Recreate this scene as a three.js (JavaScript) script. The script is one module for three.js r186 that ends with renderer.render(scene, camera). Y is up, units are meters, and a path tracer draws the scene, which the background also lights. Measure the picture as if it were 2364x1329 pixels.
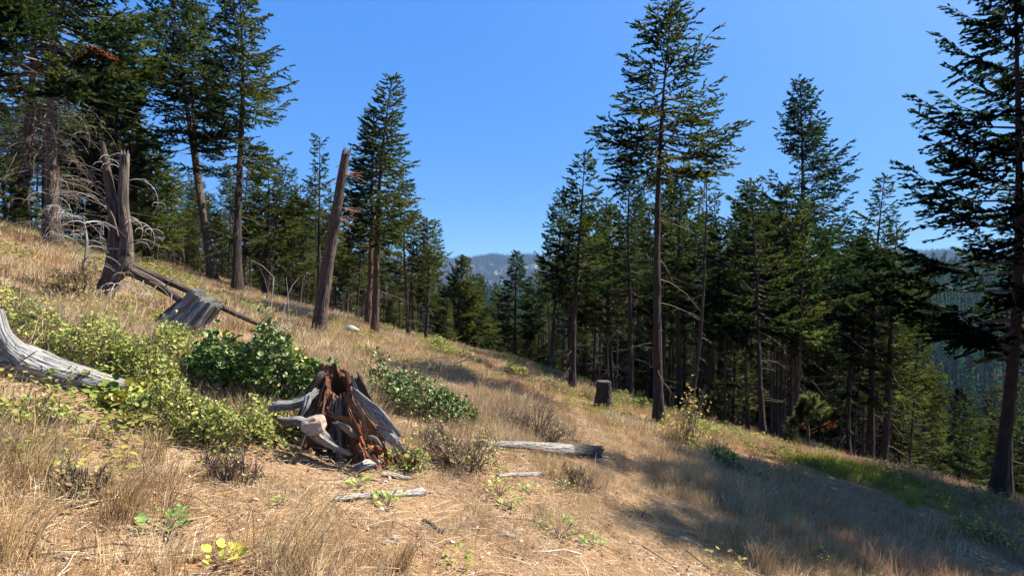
import * as THREE from 'three';

// ---------------------------------------------------------------- camera, sky, sun, exposure
const scene = new THREE.Scene();
const F = 1300, CX = 1182, CY = 664.5, HORIZON = 650, EYE = 1.6;
const PITCH = Math.atan((CY - HORIZON) / F);
const camera = new THREE.PerspectiveCamera(2 * Math.atan(CY / F) * 180 / Math.PI, 1024 / 575, 0.05, 9000);
camera.position.set(0, EYE, 0);
camera.rotation.x = -PITCH;
scene.add(camera);

const renderer = new THREE.WebGLRenderer({ antialias: true });
renderer.toneMapping = THREE.LinearToneMapping;
renderer.toneMappingExposure = 2.95;
renderer.shadowMap.enabled = true;

const SUN_AZ = 67 * Math.PI / 180, SUN_EL = 50 * Math.PI / 180;    // azimuth to the right of the view
const sunDir = new THREE.Vector3(Math.sin(SUN_AZ) * Math.cos(SUN_EL), Math.sin(SUN_EL), -Math.cos(SUN_AZ) * Math.cos(SUN_EL));
const sun = new THREE.DirectionalLight(new THREE.Color(1, 0.93, 0.82), 5.0);
sun.target.position.set(0, 0, -20);
sun.position.copy(sunDir).multiplyScalar(150).add(sun.target.position);
sun.castShadow = true;
sun.shadow.mapSize.set(4096, 4096);
Object.assign(sun.shadow.camera, { left: -70, right: 70, top: 70, bottom: -70, near: 1, far: 400 });
scene.add(sun, sun.target);

const sstep = (a, b, x) => { const t = Math.min(1, Math.max(0, (x - a) / (b - a))); return t * t * (3 - 2 * t); };
{ // clear late-summer sky: deep blue overhead, paler to the horizon and round the sun
  const W = 512, Hh = 256, data = new Float32Array(W * Hh * 4);
  for (let j = 0; j < Hh; j++) for (let i = 0; i < W; i++) {
    const el = ((j + 0.5) / Hh - 0.5) * Math.PI, az = ((i + 0.5) / W - 0.5) * 2 * Math.PI;
    const x = Math.cos(az) * Math.cos(el), y = Math.sin(el), z = Math.sin(az) * Math.cos(el);
    const c = x * sunDir.x + y * sunDir.y + z * sunDir.z;
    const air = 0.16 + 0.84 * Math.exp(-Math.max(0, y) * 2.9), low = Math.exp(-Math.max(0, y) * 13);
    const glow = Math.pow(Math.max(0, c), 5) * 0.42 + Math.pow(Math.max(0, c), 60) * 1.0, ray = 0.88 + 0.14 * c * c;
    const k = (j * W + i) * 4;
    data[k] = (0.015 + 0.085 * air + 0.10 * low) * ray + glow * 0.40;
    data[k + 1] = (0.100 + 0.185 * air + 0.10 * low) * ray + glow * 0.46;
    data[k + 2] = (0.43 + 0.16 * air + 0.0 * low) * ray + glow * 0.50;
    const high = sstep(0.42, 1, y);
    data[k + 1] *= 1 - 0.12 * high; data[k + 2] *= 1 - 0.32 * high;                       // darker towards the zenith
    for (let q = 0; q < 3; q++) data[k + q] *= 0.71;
    data[k + 3] = 1;
  }
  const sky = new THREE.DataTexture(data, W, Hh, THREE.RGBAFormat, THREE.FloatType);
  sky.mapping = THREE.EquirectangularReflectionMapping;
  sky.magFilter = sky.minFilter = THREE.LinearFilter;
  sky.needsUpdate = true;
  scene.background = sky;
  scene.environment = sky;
}
scene.fog = new THREE.FogExp2(new THREE.Color(0.42, 0.64, 1.0), 0.00009);

// ---------------------------------------------------------------- random, noise, small tools
function rng(seed) {
  let s = seed | 0;
  return () => { s = (s + 0x6d2b79f5) | 0; let t = Math.imul(s ^ (s >>> 15), 1 | s); t = (t + Math.imul(t ^ (t >>> 7), 61 | t)) ^ t; return ((t ^ (t >>> 14)) >>> 0) / 4294967296; };
}
const hash = (x, y, z) => { let h = Math.imul(x, 374761393) + Math.imul(y, 668265263) + Math.imul(z, 1274126177); h = Math.imul(h ^ (h >>> 13), 1274126177); return ((h ^ (h >>> 16)) >>> 0) / 4294967296; };
function noise3(x, y, z) {                                         // value noise, -1..1
  const xi = Math.floor(x), yi = Math.floor(y), zi = Math.floor(z);
  let u = x - xi, v = y - yi, w = z - zi;
  u = u * u * (3 - 2 * u); v = v * v * (3 - 2 * v); w = w * w * (3 - 2 * w);
  const L = (a, b, t) => a + (b - a) * t;
  const a = L(L(hash(xi, yi, zi), hash(xi + 1, yi, zi), u), L(hash(xi, yi + 1, zi), hash(xi + 1, yi + 1, zi), u), v);
  const b = L(L(hash(xi, yi, zi + 1), hash(xi + 1, yi, zi + 1), u), L(hash(xi, yi + 1, zi + 1), hash(xi + 1, yi + 1, zi + 1), u), v);
  return L(a, b, w) * 2 - 1;
}
const fbm = (x, y, z, o = 4) => { let s = 0, a = 0.5; for (let i = 0; i < o; i++) { s += a * noise3(x, y, z); x = x * 2.03 + 7.1; y = y * 2.03 + 3.3; z = z * 2.03 + 5.7; a *= 0.5; } return s; };
const clamp = (x, a, b) => Math.min(b, Math.max(a, x)), lerp = (a, b, t) => a + (b - a) * t;
const V = (x, y, z) => new THREE.Vector3(x, y, z);
const col = (r, g, b) => new THREE.Color().setRGB(r, g, b);

const taken = {};
function numbered(name) { const n = taken[name] = (taken[name] ?? -1) + 1; return n ? name + '_' + String(n).padStart(3, '0') : name; }
function tag(o, label, category, group) { o.userData.label = label; o.userData.category = category; if (group) o.userData.group = group; return o; }
function thing(name, label, category, p, group) { const o = new THREE.Group(); o.name = numbered(name); o.position.copy(p); scene.add(o); return tag(o, label, category, group); }
function part(parent, name, geo, mat) { const m = new THREE.Mesh(geo, mat); m.name = name; m.castShadow = m.receiveShadow = true; parent.add(m); return m; }
function mass(name, label, category, geo, mat, kind = 'stuff') {
  const m = new THREE.Mesh(geo, mat); m.name = numbered(name); m.castShadow = m.receiveShadow = true; scene.add(m); tag(m, label, category); m.userData.kind = kind; return m;
}
function swarm(name, label, category, geo, mat, list) {            // list of {p, q, s:[x,y,z], c}
  const m = new THREE.InstancedMesh(geo, mat, Math.max(1, list.length)), M = new THREE.Matrix4();
  list.forEach((e, i) => { M.compose(e.p, e.q, e.s); m.setMatrixAt(i, M); if (e.c) m.setColorAt(i, e.c); });
  m.name = numbered(name); m.castShadow = m.receiveShadow = true; scene.add(m); tag(m, label, category); m.userData.kind = 'stuff'; return m;
}

class Geo {                                                        // collects triangles with flat or given normals, colours and uv
  constructor() { this.p = []; this.n = []; this.c = []; this.t = []; this.i = []; }
  get count() { return this.p.length / 3; }
  v(x, y, z, nx, ny, nz, r = 1, g = 1, b = 1, u = 0, w = 0) { this.p.push(x, y, z); this.n.push(nx, ny, nz); this.c.push(r, g, b); this.t.push(u, w); return this.p.length / 3 - 1; }
  tri(a, b, c) { this.i.push(a, b, c); }
  build(smooth = false) {
    const g = new THREE.BufferGeometry();
    g.setAttribute('position', new THREE.BufferAttribute(new Float32Array(this.p), 3));
    g.setAttribute('normal', new THREE.BufferAttribute(new Float32Array(this.n), 3));
    g.setAttribute('color', new THREE.BufferAttribute(new Float32Array(this.c), 3));
    g.setAttribute('uv', new THREE.BufferAttribute(new Float32Array(this.t), 2));
    g.setIndex(this.i);
    if (smooth) g.computeVertexNormals();
    return g;
  }
}

// ---------------------------------------------------------------- the lie of the land
function slopeAlong(d) {                                           // fall of the hillside away from the viewer
  if (d < 0) return -0.04 * d;
  if (d < 31) return -0.04 * d - 0.0018 * d * d;
  const e = d - 31, s0 = -0.04 - 0.0036 * 31, y0 = -0.04 * 31 - 0.0018 * 31 * 31;
  return y0 + s0 * e - 0.0016 * Math.min(e, 60) ** 2 - (e > 60 ? 0.0016 * 120 * (e - 60) : 0);
}
function slopeAcross(x) { if (x < -45) return 12.6 + (1 - Math.exp((x + 45) / 60)) * 16.8; if (x > 60) return -16.8 - 0.36 * (x - 60); return -0.28 * x; }
function ground0(x, z) {
  const y = slopeAcross(x) + slopeAlong(-z), floor = -84, k = 12, h = clamp(0.5 + 0.5 * (y - floor) / k, 0, 1);
  return lerp(floor, y, h) + k * h * (1 - h);
}
function ground(x, z) {
  const r = Math.hypot(x, z), y = ground0(x, z), far = sstep(4, 40, r);
  const bump = 0.5 * Math.exp(-((x - 10.9) ** 2 + (z + 12.6) ** 2) / 14);
  return y + bump + fbm(x * 0.22, 3.1, z * 0.22, 2) * (0.10 + 0.5 * far) + fbm(x * 1.1, 9.1, z * 1.1, 3) * 0.075 + (r < 14 ? fbm(x * 5, 1.1, z * 5, 2) * 0.03 : 0);
}
const cp = Math.cos(-PITCH), sp = Math.sin(-PITCH);
function ray(px, py) { const x = (px - CX) / F, y = -(py - CY) / F; return V(x, y * cp + sp, y * sp - cp); }
function at(px, py, d) { const r = ray(px, py); return r.multiplyScalar(d / -r.z).add(camera.position); }      // a point seen there, d metres ahead
function foot(px, d) { const r = ray(px, HORIZON), x = r.x / -r.z * d; return V(x, ground(x, -d), -d); }        // ground in that direction, d metres ahead
function hit(px, py) {                                             // where the sight line meets the ground
  const r = ray(px, py);
  for (let t = 1.5; t < 60; t += 0.03) { const x = r.x * t, y = EYE + r.y * t, z = r.z * t; if (y < ground(x, z)) return V(x, ground(x, z), z); }
  return foot(px, 30);
}

// ---------------------------------------------------------------- textures
function canvasTex(w, h, draw, srgb = true) {
  const c = document.createElement('canvas'); c.width = w; c.height = h; draw(c.getContext('2d'), w, h);
  const t = new THREE.CanvasTexture(c); t.wrapS = t.wrapT = THREE.RepeatWrapping; if (srgb) t.colorSpace = THREE.SRGBColorSpace; return t;
}
function strawCanvas(bump) {                                       // matted dead grass and needles on dusty soil, 3 m square
  return canvasTex(2048, 2048, (g, w, h) => {
    const r = rng(77);
    g.fillStyle = bump ? 'rgb(60,60,60)' : 'rgb(176,158,140)'; g.fillRect(0, 0, w, h);
    for (let i = 0; i < 5200; i++) {                               // crumbs of soil and pale chips
      const x = r() * w, y = r() * h, s = 2 + r() * 11, t = r(), q = r();
      const v = bump ? 40 + t * 80 : 0;
      g.fillStyle = bump ? `rgba(${v},${v},${v},.7)` : t < 0.45 ? `rgba(${112 + q * 40},${92 + q * 36},${76 + q * 32},.5)` : t < 0.8 ? `rgba(${190 + q * 40},${174 + q * 40},${156 + q * 40},.6)` : `rgba(${150 + q * 40},${112 + q * 30},${80 + q * 24},.5)`;
      for (const ox of [0, -w]) for (const oy of [0, -h]) { if (x + ox + s < 0 || y + oy + s < 0) { if (ox || oy) continue; } g.beginPath(); g.ellipse(x + ox, y + oy, s, s * (0.4 + q * 0.6), t * 9, 0, 7); g.fill(); }
    }
    for (let i = 0; i < 15000; i++) {                              // straws
      const x = r() * w, y = r() * h, a = r() * 6.283, L = 16 + r() * r() * 130, q = r(), t = r(), b = (r() - 0.5) * L * 0.5;
      const v = bump ? 110 + 145 * (i / 15000) : 0;
      g.strokeStyle = bump ? `rgb(${v},${v},${v})` : t < 0.5 ? `rgba(${218 + q * 30},${196 + q * 34},${160 + q * 40},.75)` : t < 0.78 ? `rgba(${196 + q * 40},${160 + q * 40},${118 + q * 40},.7)` : t < 0.93 ? `rgba(${126 + q * 40},${92 + q * 34},${66 + q * 30},.7)` : `rgba(${240},${232},${216},.8)`;
      g.lineWidth = 1 + r() * 2.2;
      const dx = Math.cos(a) * L, dy = Math.sin(a) * L;
      for (const ox of [0, w, -w]) for (const oy of [0, h, -h]) {
        if ((ox || oy) && (x + ox < -160 || x + ox > w + 160 || y + oy < -160 || y + oy > h + 160)) continue;
        g.beginPath(); g.moveTo(x + ox, y + oy); g.quadraticCurveTo(x + ox + dx / 2 - dy / L * b, y + oy + dy / 2 + dx / L * b, x + ox + dx, y + oy + dy); g.stroke();
      }
    }
  }, !bump);
}
const wrapN = (u, v, fu, fv, s, o = 4) => {                        // tileable noise, u and v in 0..1
  let sum = 0, a = 0.5, x = fu, y = fv;
  for (let k = 0; k < o; k++) {
    const U = u * x, Vv = v * y, i = Math.floor(U), j = Math.floor(Vv), f = U - i, g = Vv - j, ff = f * f * (3 - 2 * f), gg = g * g * (3 - 2 * g);
    const h = (m, n) => hash(((m % x) + x) % x, ((n % y) + y) % y, s + k);
    sum += a * (lerp(lerp(h(i, j), h(i + 1, j), ff), lerp(h(i, j + 1), h(i + 1, j + 1), ff), gg) * 2 - 1); a *= 0.5; x *= 2; y *= 2;
  }
  return sum;
};
function dataTex(w, h, f, srgb) {
  const d = new Uint8Array(w * h * 4);
  for (let j = 0; j < h; j++) for (let i = 0; i < w; i++) { const c = f((i + 0.5) / w, (j + 0.5) / h), k = (j * w + i) * 4; d[k] = clamp(c[0] * 255, 0, 255); d[k + 1] = clamp(c[1] * 255, 0, 255); d[k + 2] = clamp(c[2] * 255, 0, 255); d[k + 3] = 255; }
  const t = new THREE.DataTexture(d, w, h); t.wrapS = t.wrapT = THREE.RepeatWrapping; t.magFilter = THREE.LinearFilter; t.minFilter = THREE.LinearMipmapLinearFilter; if (srgb) t.colorSpace = THREE.SRGBColorSpace; t.needsUpdate = true; return t;
}
const barkH = (u, v) => { const n = wrapN(u + 0.03 * wrapN(u, v, 4, 6, 31, 2), v, 16, 6, 5, 4); const plate = Math.abs(wrapN(u, v, 10, 9, 9, 3)); return clamp(0.5 + n * 0.55 + plate * 0.5 - 0.12, 0, 1); };
const barkBump = dataTex(384, 768, (u, v) => { const h = barkH(u, v); return [h, h, h]; }, false);
const barkMap = dataTex(384, 768, (u, v) => { const h = barkH(u, v), l = wrapN(u, v, 24, 40, 3, 3), pale = sstep(0.22, 0.5, l) * sstep(0.45, 0.7, h); const k = 0.30 + 0.62 * h; return [k * 0.94 + pale * 0.2, k * 0.86 + pale * 0.22, k * 0.80 + pale * 0.22]; }, true);
const grainH = (u, v) => { const n = wrapN(u + 0.04 * wrapN(u, v, 3, 3, 41, 3), v, 26, 5, 15, 4), crack = Math.abs(wrapN(u + 0.03 * wrapN(u, v, 4, 4, 45, 2), v, 11, 3, 23, 3)); return clamp(0.66 + n * 0.42 - sstep(0.05, 0.0, crack) * 0.6, 0, 1); };
const grainBump = dataTex(384, 768, (u, v) => { const h = grainH(u, v); return [h, h, h]; }, false);
const grainMap = dataTex(384, 768, (u, v) => { const h = grainH(u, v), k = 0.36 + 0.58 * h, w = wrapN(u, v, 5, 3, 57, 3) * 0.07; return [k + w, k + w * 0.6, k - w * 0.3]; }, true);

const std = (o) => new THREE.MeshStandardMaterial({ roughness: 0.95, metalness: 0, side: THREE.DoubleSide, ...o });
const M = {
  ground: new THREE.MeshPhysicalMaterial({ side: THREE.DoubleSide, specularIntensity: 0.15, vertexColors: true, map: strawCanvas(false), bumpMap: strawCanvas(true), bumpScale: 0.02, roughness: 1 }),
  hill: std({ vertexColors: true, roughness: 1 }),
  bark: std({ color: col(0.22, 0.175, 0.145), map: barkMap, bumpMap: barkBump, bumpScale: 0.03 }),
  barkDark: std({ color: col(0.085, 0.062, 0.048), map: barkMap, bumpMap: barkBump, bumpScale: 0.03 }),
  barkRed: std({ color: col(0.22, 0.145, 0.105), map: barkMap, bumpMap: barkBump, bumpScale: 0.03 }),
  barkGrey: std({ color: col(0.26, 0.23, 0.205), map: barkMap, bumpMap: barkBump, bumpScale: 0.025 }),
  limb: std({ color: col(0.085, 0.065, 0.05) }),
  limbGrey: std({ color: col(0.34, 0.315, 0.29) }),
  twig: std({ color: col(0.16, 0.11, 0.08) }),
  greyWood: std({ vertexColors: true, color: col(0.46, 0.44, 0.41), map: grainMap, bumpMap: grainBump, bumpScale: 0.03 }),
  paleWood: std({ vertexColors: true, color: col(0.58, 0.54, 0.48), map: grainMap, bumpMap: grainBump, bumpScale: 0.02 }),
  brownWood: std({ vertexColors: true, color: col(0.38, 0.28, 0.20), map: grainMap, bumpMap: grainBump, bumpScale: 0.012 }),
  darkWood: std({ vertexColors: true, color: col(0.10, 0.075, 0.06), map: grainMap, bumpMap: grainBump, bumpScale: 0.012 }),
  rot: std({ vertexColors: true, map: grainMap, bumpMap: grainBump, bumpScale: 0.02, roughness: 1 }),
  needles: new THREE.MeshPhysicalMaterial({ vertexColors: true, roughness: 0.85, specularIntensity: 0.3, side: THREE.DoubleSide, transmission: 0.6, thickness: 0 }),
  rust: std({ vertexColors: true, roughness: 0.9 }),
  leaf: new THREE.MeshPhysicalMaterial({ vertexColors: true, roughness: 0.75, specularIntensity: 0.5, side: THREE.DoubleSide, transmission: 0.32, thickness: 0 }),
  gloss: new THREE.MeshPhysicalMaterial({ vertexColors: true, roughness: 0.48, specularIntensity: 0.6, side: THREE.DoubleSide, transmission: 0.22, thickness: 0 }),
  grass: new THREE.MeshPhysicalMaterial({ roughness: 0.9, specularIntensity: 0.15, side: THREE.DoubleSide, transmission: 0.35, thickness: 0 }),
  straw: new THREE.MeshPhysicalMaterial({ roughness: 0.9, specularIntensity: 0.2, side: THREE.DoubleSide }),
  blades: new THREE.MeshPhysicalMaterial({ vertexColors: true, roughness: 0.9, specularIntensity: 0.15, side: THREE.DoubleSide, transmission: 0.35, thickness: 0 }),
  rock: std({ vertexColors: true, roughness: 0.95 }),
};

// ---------------------------------------------------------------- setting: hillside, far hills
const TRAIL = [[2330, 1329], [2230, 1250], [2120, 1185], [1990, 1130], [1890, 1105]].map(([x, y]) => hit(x, y));
const BARE = hit(1180, 1210);
function bareness(x, z) {
  let b = 0.55 * sstep(3.0, 0.8, Math.hypot((x - BARE.x) * 0.8, (z - BARE.z) * 1.2));
  for (let i = 0; i + 1 < TRAIL.length; i++) {
    const a = TRAIL[i], c = TRAIL[i + 1], ux = c.x - a.x, uz = c.z - a.z, t = clamp(((x - a.x) * ux + (z - a.z) * uz) / (ux * ux + uz * uz), 0, 1);
    b = Math.max(b, 0.8 * sstep(0.6, 0.15, Math.hypot(x - a.x - ux * t, z - a.z - uz * t) + noise3(x * 2, 0, z * 2) * 0.2));
  }
  return b;
}
{
  const g = new Geo(), RINGS = 300, SECT = 420, r0 = 0.35, r1 = 420;
  for (let i = 0; i <= RINGS; i++) {
    const r = i ? r0 * Math.pow(r1 / r0, (i - 1) / (RINGS - 1)) : 0;
    for (let j = 0; j <= SECT; j++) {
      const f = (j / SECT) * 2 - 1, a = Math.sign(f) * (Math.abs(f) < 0.72 ? Math.abs(f) / 0.72 * 0.98 : 0.98 + (Math.abs(f) - 0.72) / 0.28 * (Math.PI - 0.98));
      const x = Math.sin(a) * r, z = -Math.cos(a) * r, y = ground(x, z);
      const n1 = fbm(x * 0.5, 4.4, z * 0.5, 3), n2 = fbm(x * 0.13, 14.4, z * 0.13, 3), n3 = fbm(x * 2.3, 24.4, z * 2.3, 3), b = bareness(x, z);
      let R = 0.56 + n1 * 0.14 + n3 * 0.14, G = 0.43 + n1 * 0.11 + n3 * 0.12, B = 0.30 + n1 * 0.07 + n3 * 0.10;
      const red = sstep(0.0, 0.35, n2) * 0.55; R = lerp(R, 0.50, red); G = lerp(G, 0.32, red); B = lerp(B, 0.20, red);
      const soil = clamp(b * 0.8 + sstep(0.15, 0.4, n3) * 0.3, 0, 1); R = lerp(R, 0.55, soil); G = lerp(G, 0.45, soil); B = lerp(B, 0.37, soil);
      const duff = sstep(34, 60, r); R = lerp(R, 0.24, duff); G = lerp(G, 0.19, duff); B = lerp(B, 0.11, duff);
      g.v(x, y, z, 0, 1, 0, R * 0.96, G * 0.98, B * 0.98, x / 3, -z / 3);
    }
  }
  for (let i = 0; i < RINGS; i++) for (let j = 0; j < SECT; j++) { const a = i * (SECT + 1) + j, b = a + 1, c = a + SECT + 1, d = c + 1; if (i) g.tri(a, b, c); g.tri(b, d, c); }
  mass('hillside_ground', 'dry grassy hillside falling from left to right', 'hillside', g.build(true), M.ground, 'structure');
}
function farHill(name, label, hgt, r0, r1, a0, a1, nr, na, tint) {
  const g = new Geo();
  for (let i = 0; i <= nr; i++) for (let j = 0; j <= na; j++) {
    const r = lerp(r0, r1, i / nr), a = lerp(a0, a1, j / na), x = Math.sin(a) * r, z = -Math.cos(a) * r, c = tint(x, z, r, a);
    g.v(x, hgt(r, a), z, 0, 1, 0, c[0], c[1], c[2], x, z);
  }
  for (let i = 0; i < nr; i++) for (let j = 0; j < na; j++) { const a = i * (na + 1) + j, b = a + 1, c = a + na + 1, d = c + 1; g.tri(a, b, c); g.tri(b, d, c); }
  return mass(name, label, 'hill', g.build(true), M.hill, 'structure');
}
const midTop = (a) => lerp(-30, 6, sstep(-0.02, 0.62, a)) + 5 * noise3(a * 14, 1, 2) + (a < -0.02 ? (-0.02 - a) * -30 : 0);
const midH = (r, a) => { const t = clamp((r - 260) / 520, 0, 1); return lerp(-92, midTop(a), Math.pow(t, 0.85)) - Math.max(0, r - 780) * 0.06 + fbm(r * 0.01, 2, a * 9, 3) * 16 * sstep(260, 400, r) * (1 - 0.6 * t); };
farHill('valley_slope', 'forested slope across the valley seen through the gap between the trees', midH, 255, 1000, -1.0, 1.05, 50, 130, (x, z) => { const n = fbm(x * 0.02, 1, z * 0.02, 3); return [0.06 + n * 0.04, 0.085 + n * 0.03, 0.03]; });
const ridge = (a) => 118 + 12 * Math.sin(a * 19 + 1.75) + 9 * noise3(a * 30, 5, 2) - 30 * sstep(0.5, 0.9, a);
const farH = (r, a) => { const t = clamp((r - 1900) / 1000, 0, 1); return lerp(-150, ridge(a), Math.pow(t, 0.8)) - Math.max(0, r - 2900) * 0.1 + fbm(a * 60, 3, r * 0.006, 4) * 55 * t * (1 - t) * 2; };
const openGround = (x, z, r) => fbm(x * 0.018, 8, z * 0.018, 4) * 0.8 - 0.06 + 0.42 * noise3(x * 0.07, 2, z * 0.07) + 0.22 * Math.exp(-(((r - 2590) / 70) ** 2)) + 0.18 * Math.exp(-(((r - 2270) / 60) ** 2));
farHill('far_mountain', 'hazy blue mountain ridge with pale bare patches closing the valley', farH, 1850, 3300, -1.05, 1.1, 80, 260, (x, z, r) => { const n = openGround(x, z, r), q = noise3(x * 0.05, 1, z * 0.05) * 0.025; const t = sstep(0.08, 0.4, n); return [lerp(0.075, 0.17, t) + q, lerp(0.085, 0.135, t) + q, lerp(0.045, 0.095, t) + q]; });

// ---------------------------------------------------------------- wood: tubes with grain along them
// pts: Vector3 list, rad: radius list; rough: bumpiness; fib: depth of lengthwise fibres; ends closed
function gnarl(pts, rad, o = {}) {
  const { sides = 10, steps = 6, rough = 0.12, fib = 0.05, seed = 1, flat = 1, tint = () => [1, 1, 1], jag = 0, freq = 3, uv = 0.5, into = new Geo(), hollow = 0 } = o;
  const curve = pts.length > 2 ? new THREE.CatmullRomCurve3(pts, false, 'centripetal') : new THREE.LineCurve3(pts[0], pts[1]);
  const n = Math.max(1, (pts.length - 1) * steps), base = into.count, L = curve.getLength();
  let N = V(0, 1, 0), T0 = curve.getTangentAt(0);
  if (Math.abs(T0.y) > 0.9) N.set(0, 0, 1);
  N.addScaledVector(T0, -N.dot(T0)).normalize();
  const ringUp = Math.max(1, Math.round(2 * Math.PI * Math.max(...rad) / uv));
  for (let i = 0; i <= n; i++) {
    const t = i / n, P = curve.getPoint(t), T = curve.getTangent(t);
    N.addScaledVector(T, -N.dot(T)).normalize();
    const B = V(0, 0, 0).crossVectors(T, N), f = t * (rad.length - 1), k = Math.min(rad.length - 2, Math.floor(f)), R = rad.length > 1 ? lerp(rad[k], rad[k + 1], f - k) : rad[0];
    for (let j = 0; j <= sides; j++) {
      const a = j / sides * Math.PI * 2, ca = Math.cos(a), sa = Math.sin(a), jm = j % sides;
      const q = 1 + rough * noise3(ca * 1.4 + seed * 3.7, t * L * freq, sa * 1.4) + fib * noise3(Math.cos(a) * sides * 0.45, t * L * freq * 0.9 + seed, Math.sin(a) * sides * 0.45) * 1.3 + fib * 0.6 * noise3(Math.cos(a) * sides * 0.9, t * L * freq * 3 + seed, Math.sin(a) * sides * 0.9);
      const r = R * q, e = (i === n || i === 0) && jag ? (hash(jm, i, seed) - 0.35) * jag * (i ? 1 : -1) : 0;
      const x = P.x + (N.x * ca + B.x * sa * flat) * r + T.x * e, y = P.y + (N.y * ca + B.y * sa * flat) * r + T.y * e, z = P.z + (N.z * ca + B.z * sa * flat) * r + T.z * e;
      const c = tint(t, a, x, y, z);
      into.v(x, y, z, 0, 1, 0, c[0], c[1], c[2], j / sides * ringUp, t * L / (uv * 2));
    }
  }
  for (let i = 0; i < n; i++) for (let j = 0; j < sides; j++) { const a = base + i * (sides + 1) + j, b = a + 1, c = a + sides + 1, d = c + 1; into.tri(a, b, c); into.tri(b, d, c); }
  for (const end of [0, n]) {
    const P = curve.getPoint(end / n), T = curve.getTangent(end / n).multiplyScalar(hollow * (end ? -1 : 1)), c = tint(end / n, 0, P.x, P.y, P.z), m = into.v(P.x + T.x, P.y + T.y, P.z + T.z, 0, 1, 0, c[0], c[1], c[2], 0.5, 0.5);
    const rim = [];
    for (let j = 0; j <= sides; j++) { const s = (base + end * (sides + 1) + j) * 3; rim.push(into.v(into.p[s], into.p[s + 1], into.p[s + 2], 0, 1, 0, c[0], c[1], c[2], 0.5 + Math.cos(j / sides * 6.283) * 0.2, 0.5 + Math.sin(j / sides * 6.283) * 0.05)); }
    for (let j = 0; j < sides; j++) end ? into.tri(m, rim[j], rim[j + 1]) : into.tri(m, rim[j + 1], rim[j]);
  }
  return into;
}
function thin(g, pts, r0, r1, sides = 3, c = [1, 1, 1]) {          // a cheap branch
  const n = pts.length, base = g.count, T = V(0, 0, 0), A = V(0, 0, 0), B = V(0, 0, 0);
  for (let i = 0; i < n; i++) {
    T.subVectors(pts[Math.min(n - 1, i + 1)], pts[Math.max(0, i - 1)]).normalize();
    A.set(0.31, 1, 0.17); if (Math.abs(T.y) > 0.92) A.set(1, 0.1, 0.3); A.addScaledVector(T, -A.dot(T)).normalize(); B.crossVectors(T, A);
    const r = lerp(r0, r1, i / (n - 1));
    for (let j = 0; j < sides; j++) { const a = j / sides * 6.2832, ca = Math.cos(a), sa = Math.sin(a), nx = A.x * ca + B.x * sa, ny = A.y * ca + B.y * sa, nz = A.z * ca + B.z * sa; g.v(pts[i].x + nx * r, pts[i].y + ny * r, pts[i].z + nz * r, nx, ny, nz, c[0], c[1], c[2], j / sides, i * 0.2); }
  }
  for (let i = 0; i < n - 1; i++) for (let j = 0; j < sides; j++) { const a = base + i * sides + j, b = base + i * sides + (j + 1) % sides; g.tri(a, b, a + sides); g.tri(b, b + sides, a + sides); }
}
function blade(g, x, y, z, dx, dy, dz, len, wid, roll, c) {        // one tuft of needles: a pointed, slightly folded blade of 4 triangles
  let ax = dy * 0.3 - dz, ay = dz * 0.2 - dx * 0.3, az = dx - dy * 0.2, l = Math.hypot(ax, ay, az) || 1; ax /= l; ay /= l; az /= l;
  let bx = dy * az - dz * ay, by = dz * ax - dx * az, bz = dx * ay - dy * ax;
  const cr = Math.cos(roll), sr = Math.sin(roll), ux = ax * cr + bx * sr, uy = ay * cr + by * sr, uz = az * cr + bz * sr, nx = bx * cr - ax * sr, ny = by * cr - ay * sr, nz = bz * cr - az * sr;
  const m = len * 0.45, f = wid * 0.35;
  const a = g.v(x, y, z, nx, ny, nz, ...c), b = g.v(x + dx * m + ux * wid, y + dy * m + uy * wid, z + dz * m + uz * wid, nx, ny, nz, ...c);
  const d = g.v(x + dx * m - ux * wid, y + dy * m - uy * wid, z + dz * m - uz * wid, nx, ny, nz, ...c), e = g.v(x + dx * len - nx * f, y + dy * len - ny * f, z + dz * len - nz * f, nx, ny, nz, ...c);
  g.tri(a, b, d); g.tri(b, e, d);
}

// ---------------------------------------------------------------- conifers
const GREENS = [[0.155, 0.266, 0.072], [0.201, 0.313, 0.083], [0.260, 0.358, 0.088], [0.129, 0.231, 0.083], [0.312, 0.388, 0.097]];
const OLIVE = [[0.260, 0.329, 0.083], [0.312, 0.370, 0.092], [0.207, 0.286, 0.083], [0.367, 0.410, 0.106]];
const BLUISH = [[0.138, 0.241, 0.104], [0.168, 0.286, 0.110], [0.211, 0.322, 0.110], [0.122, 0.211, 0.095]];
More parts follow.
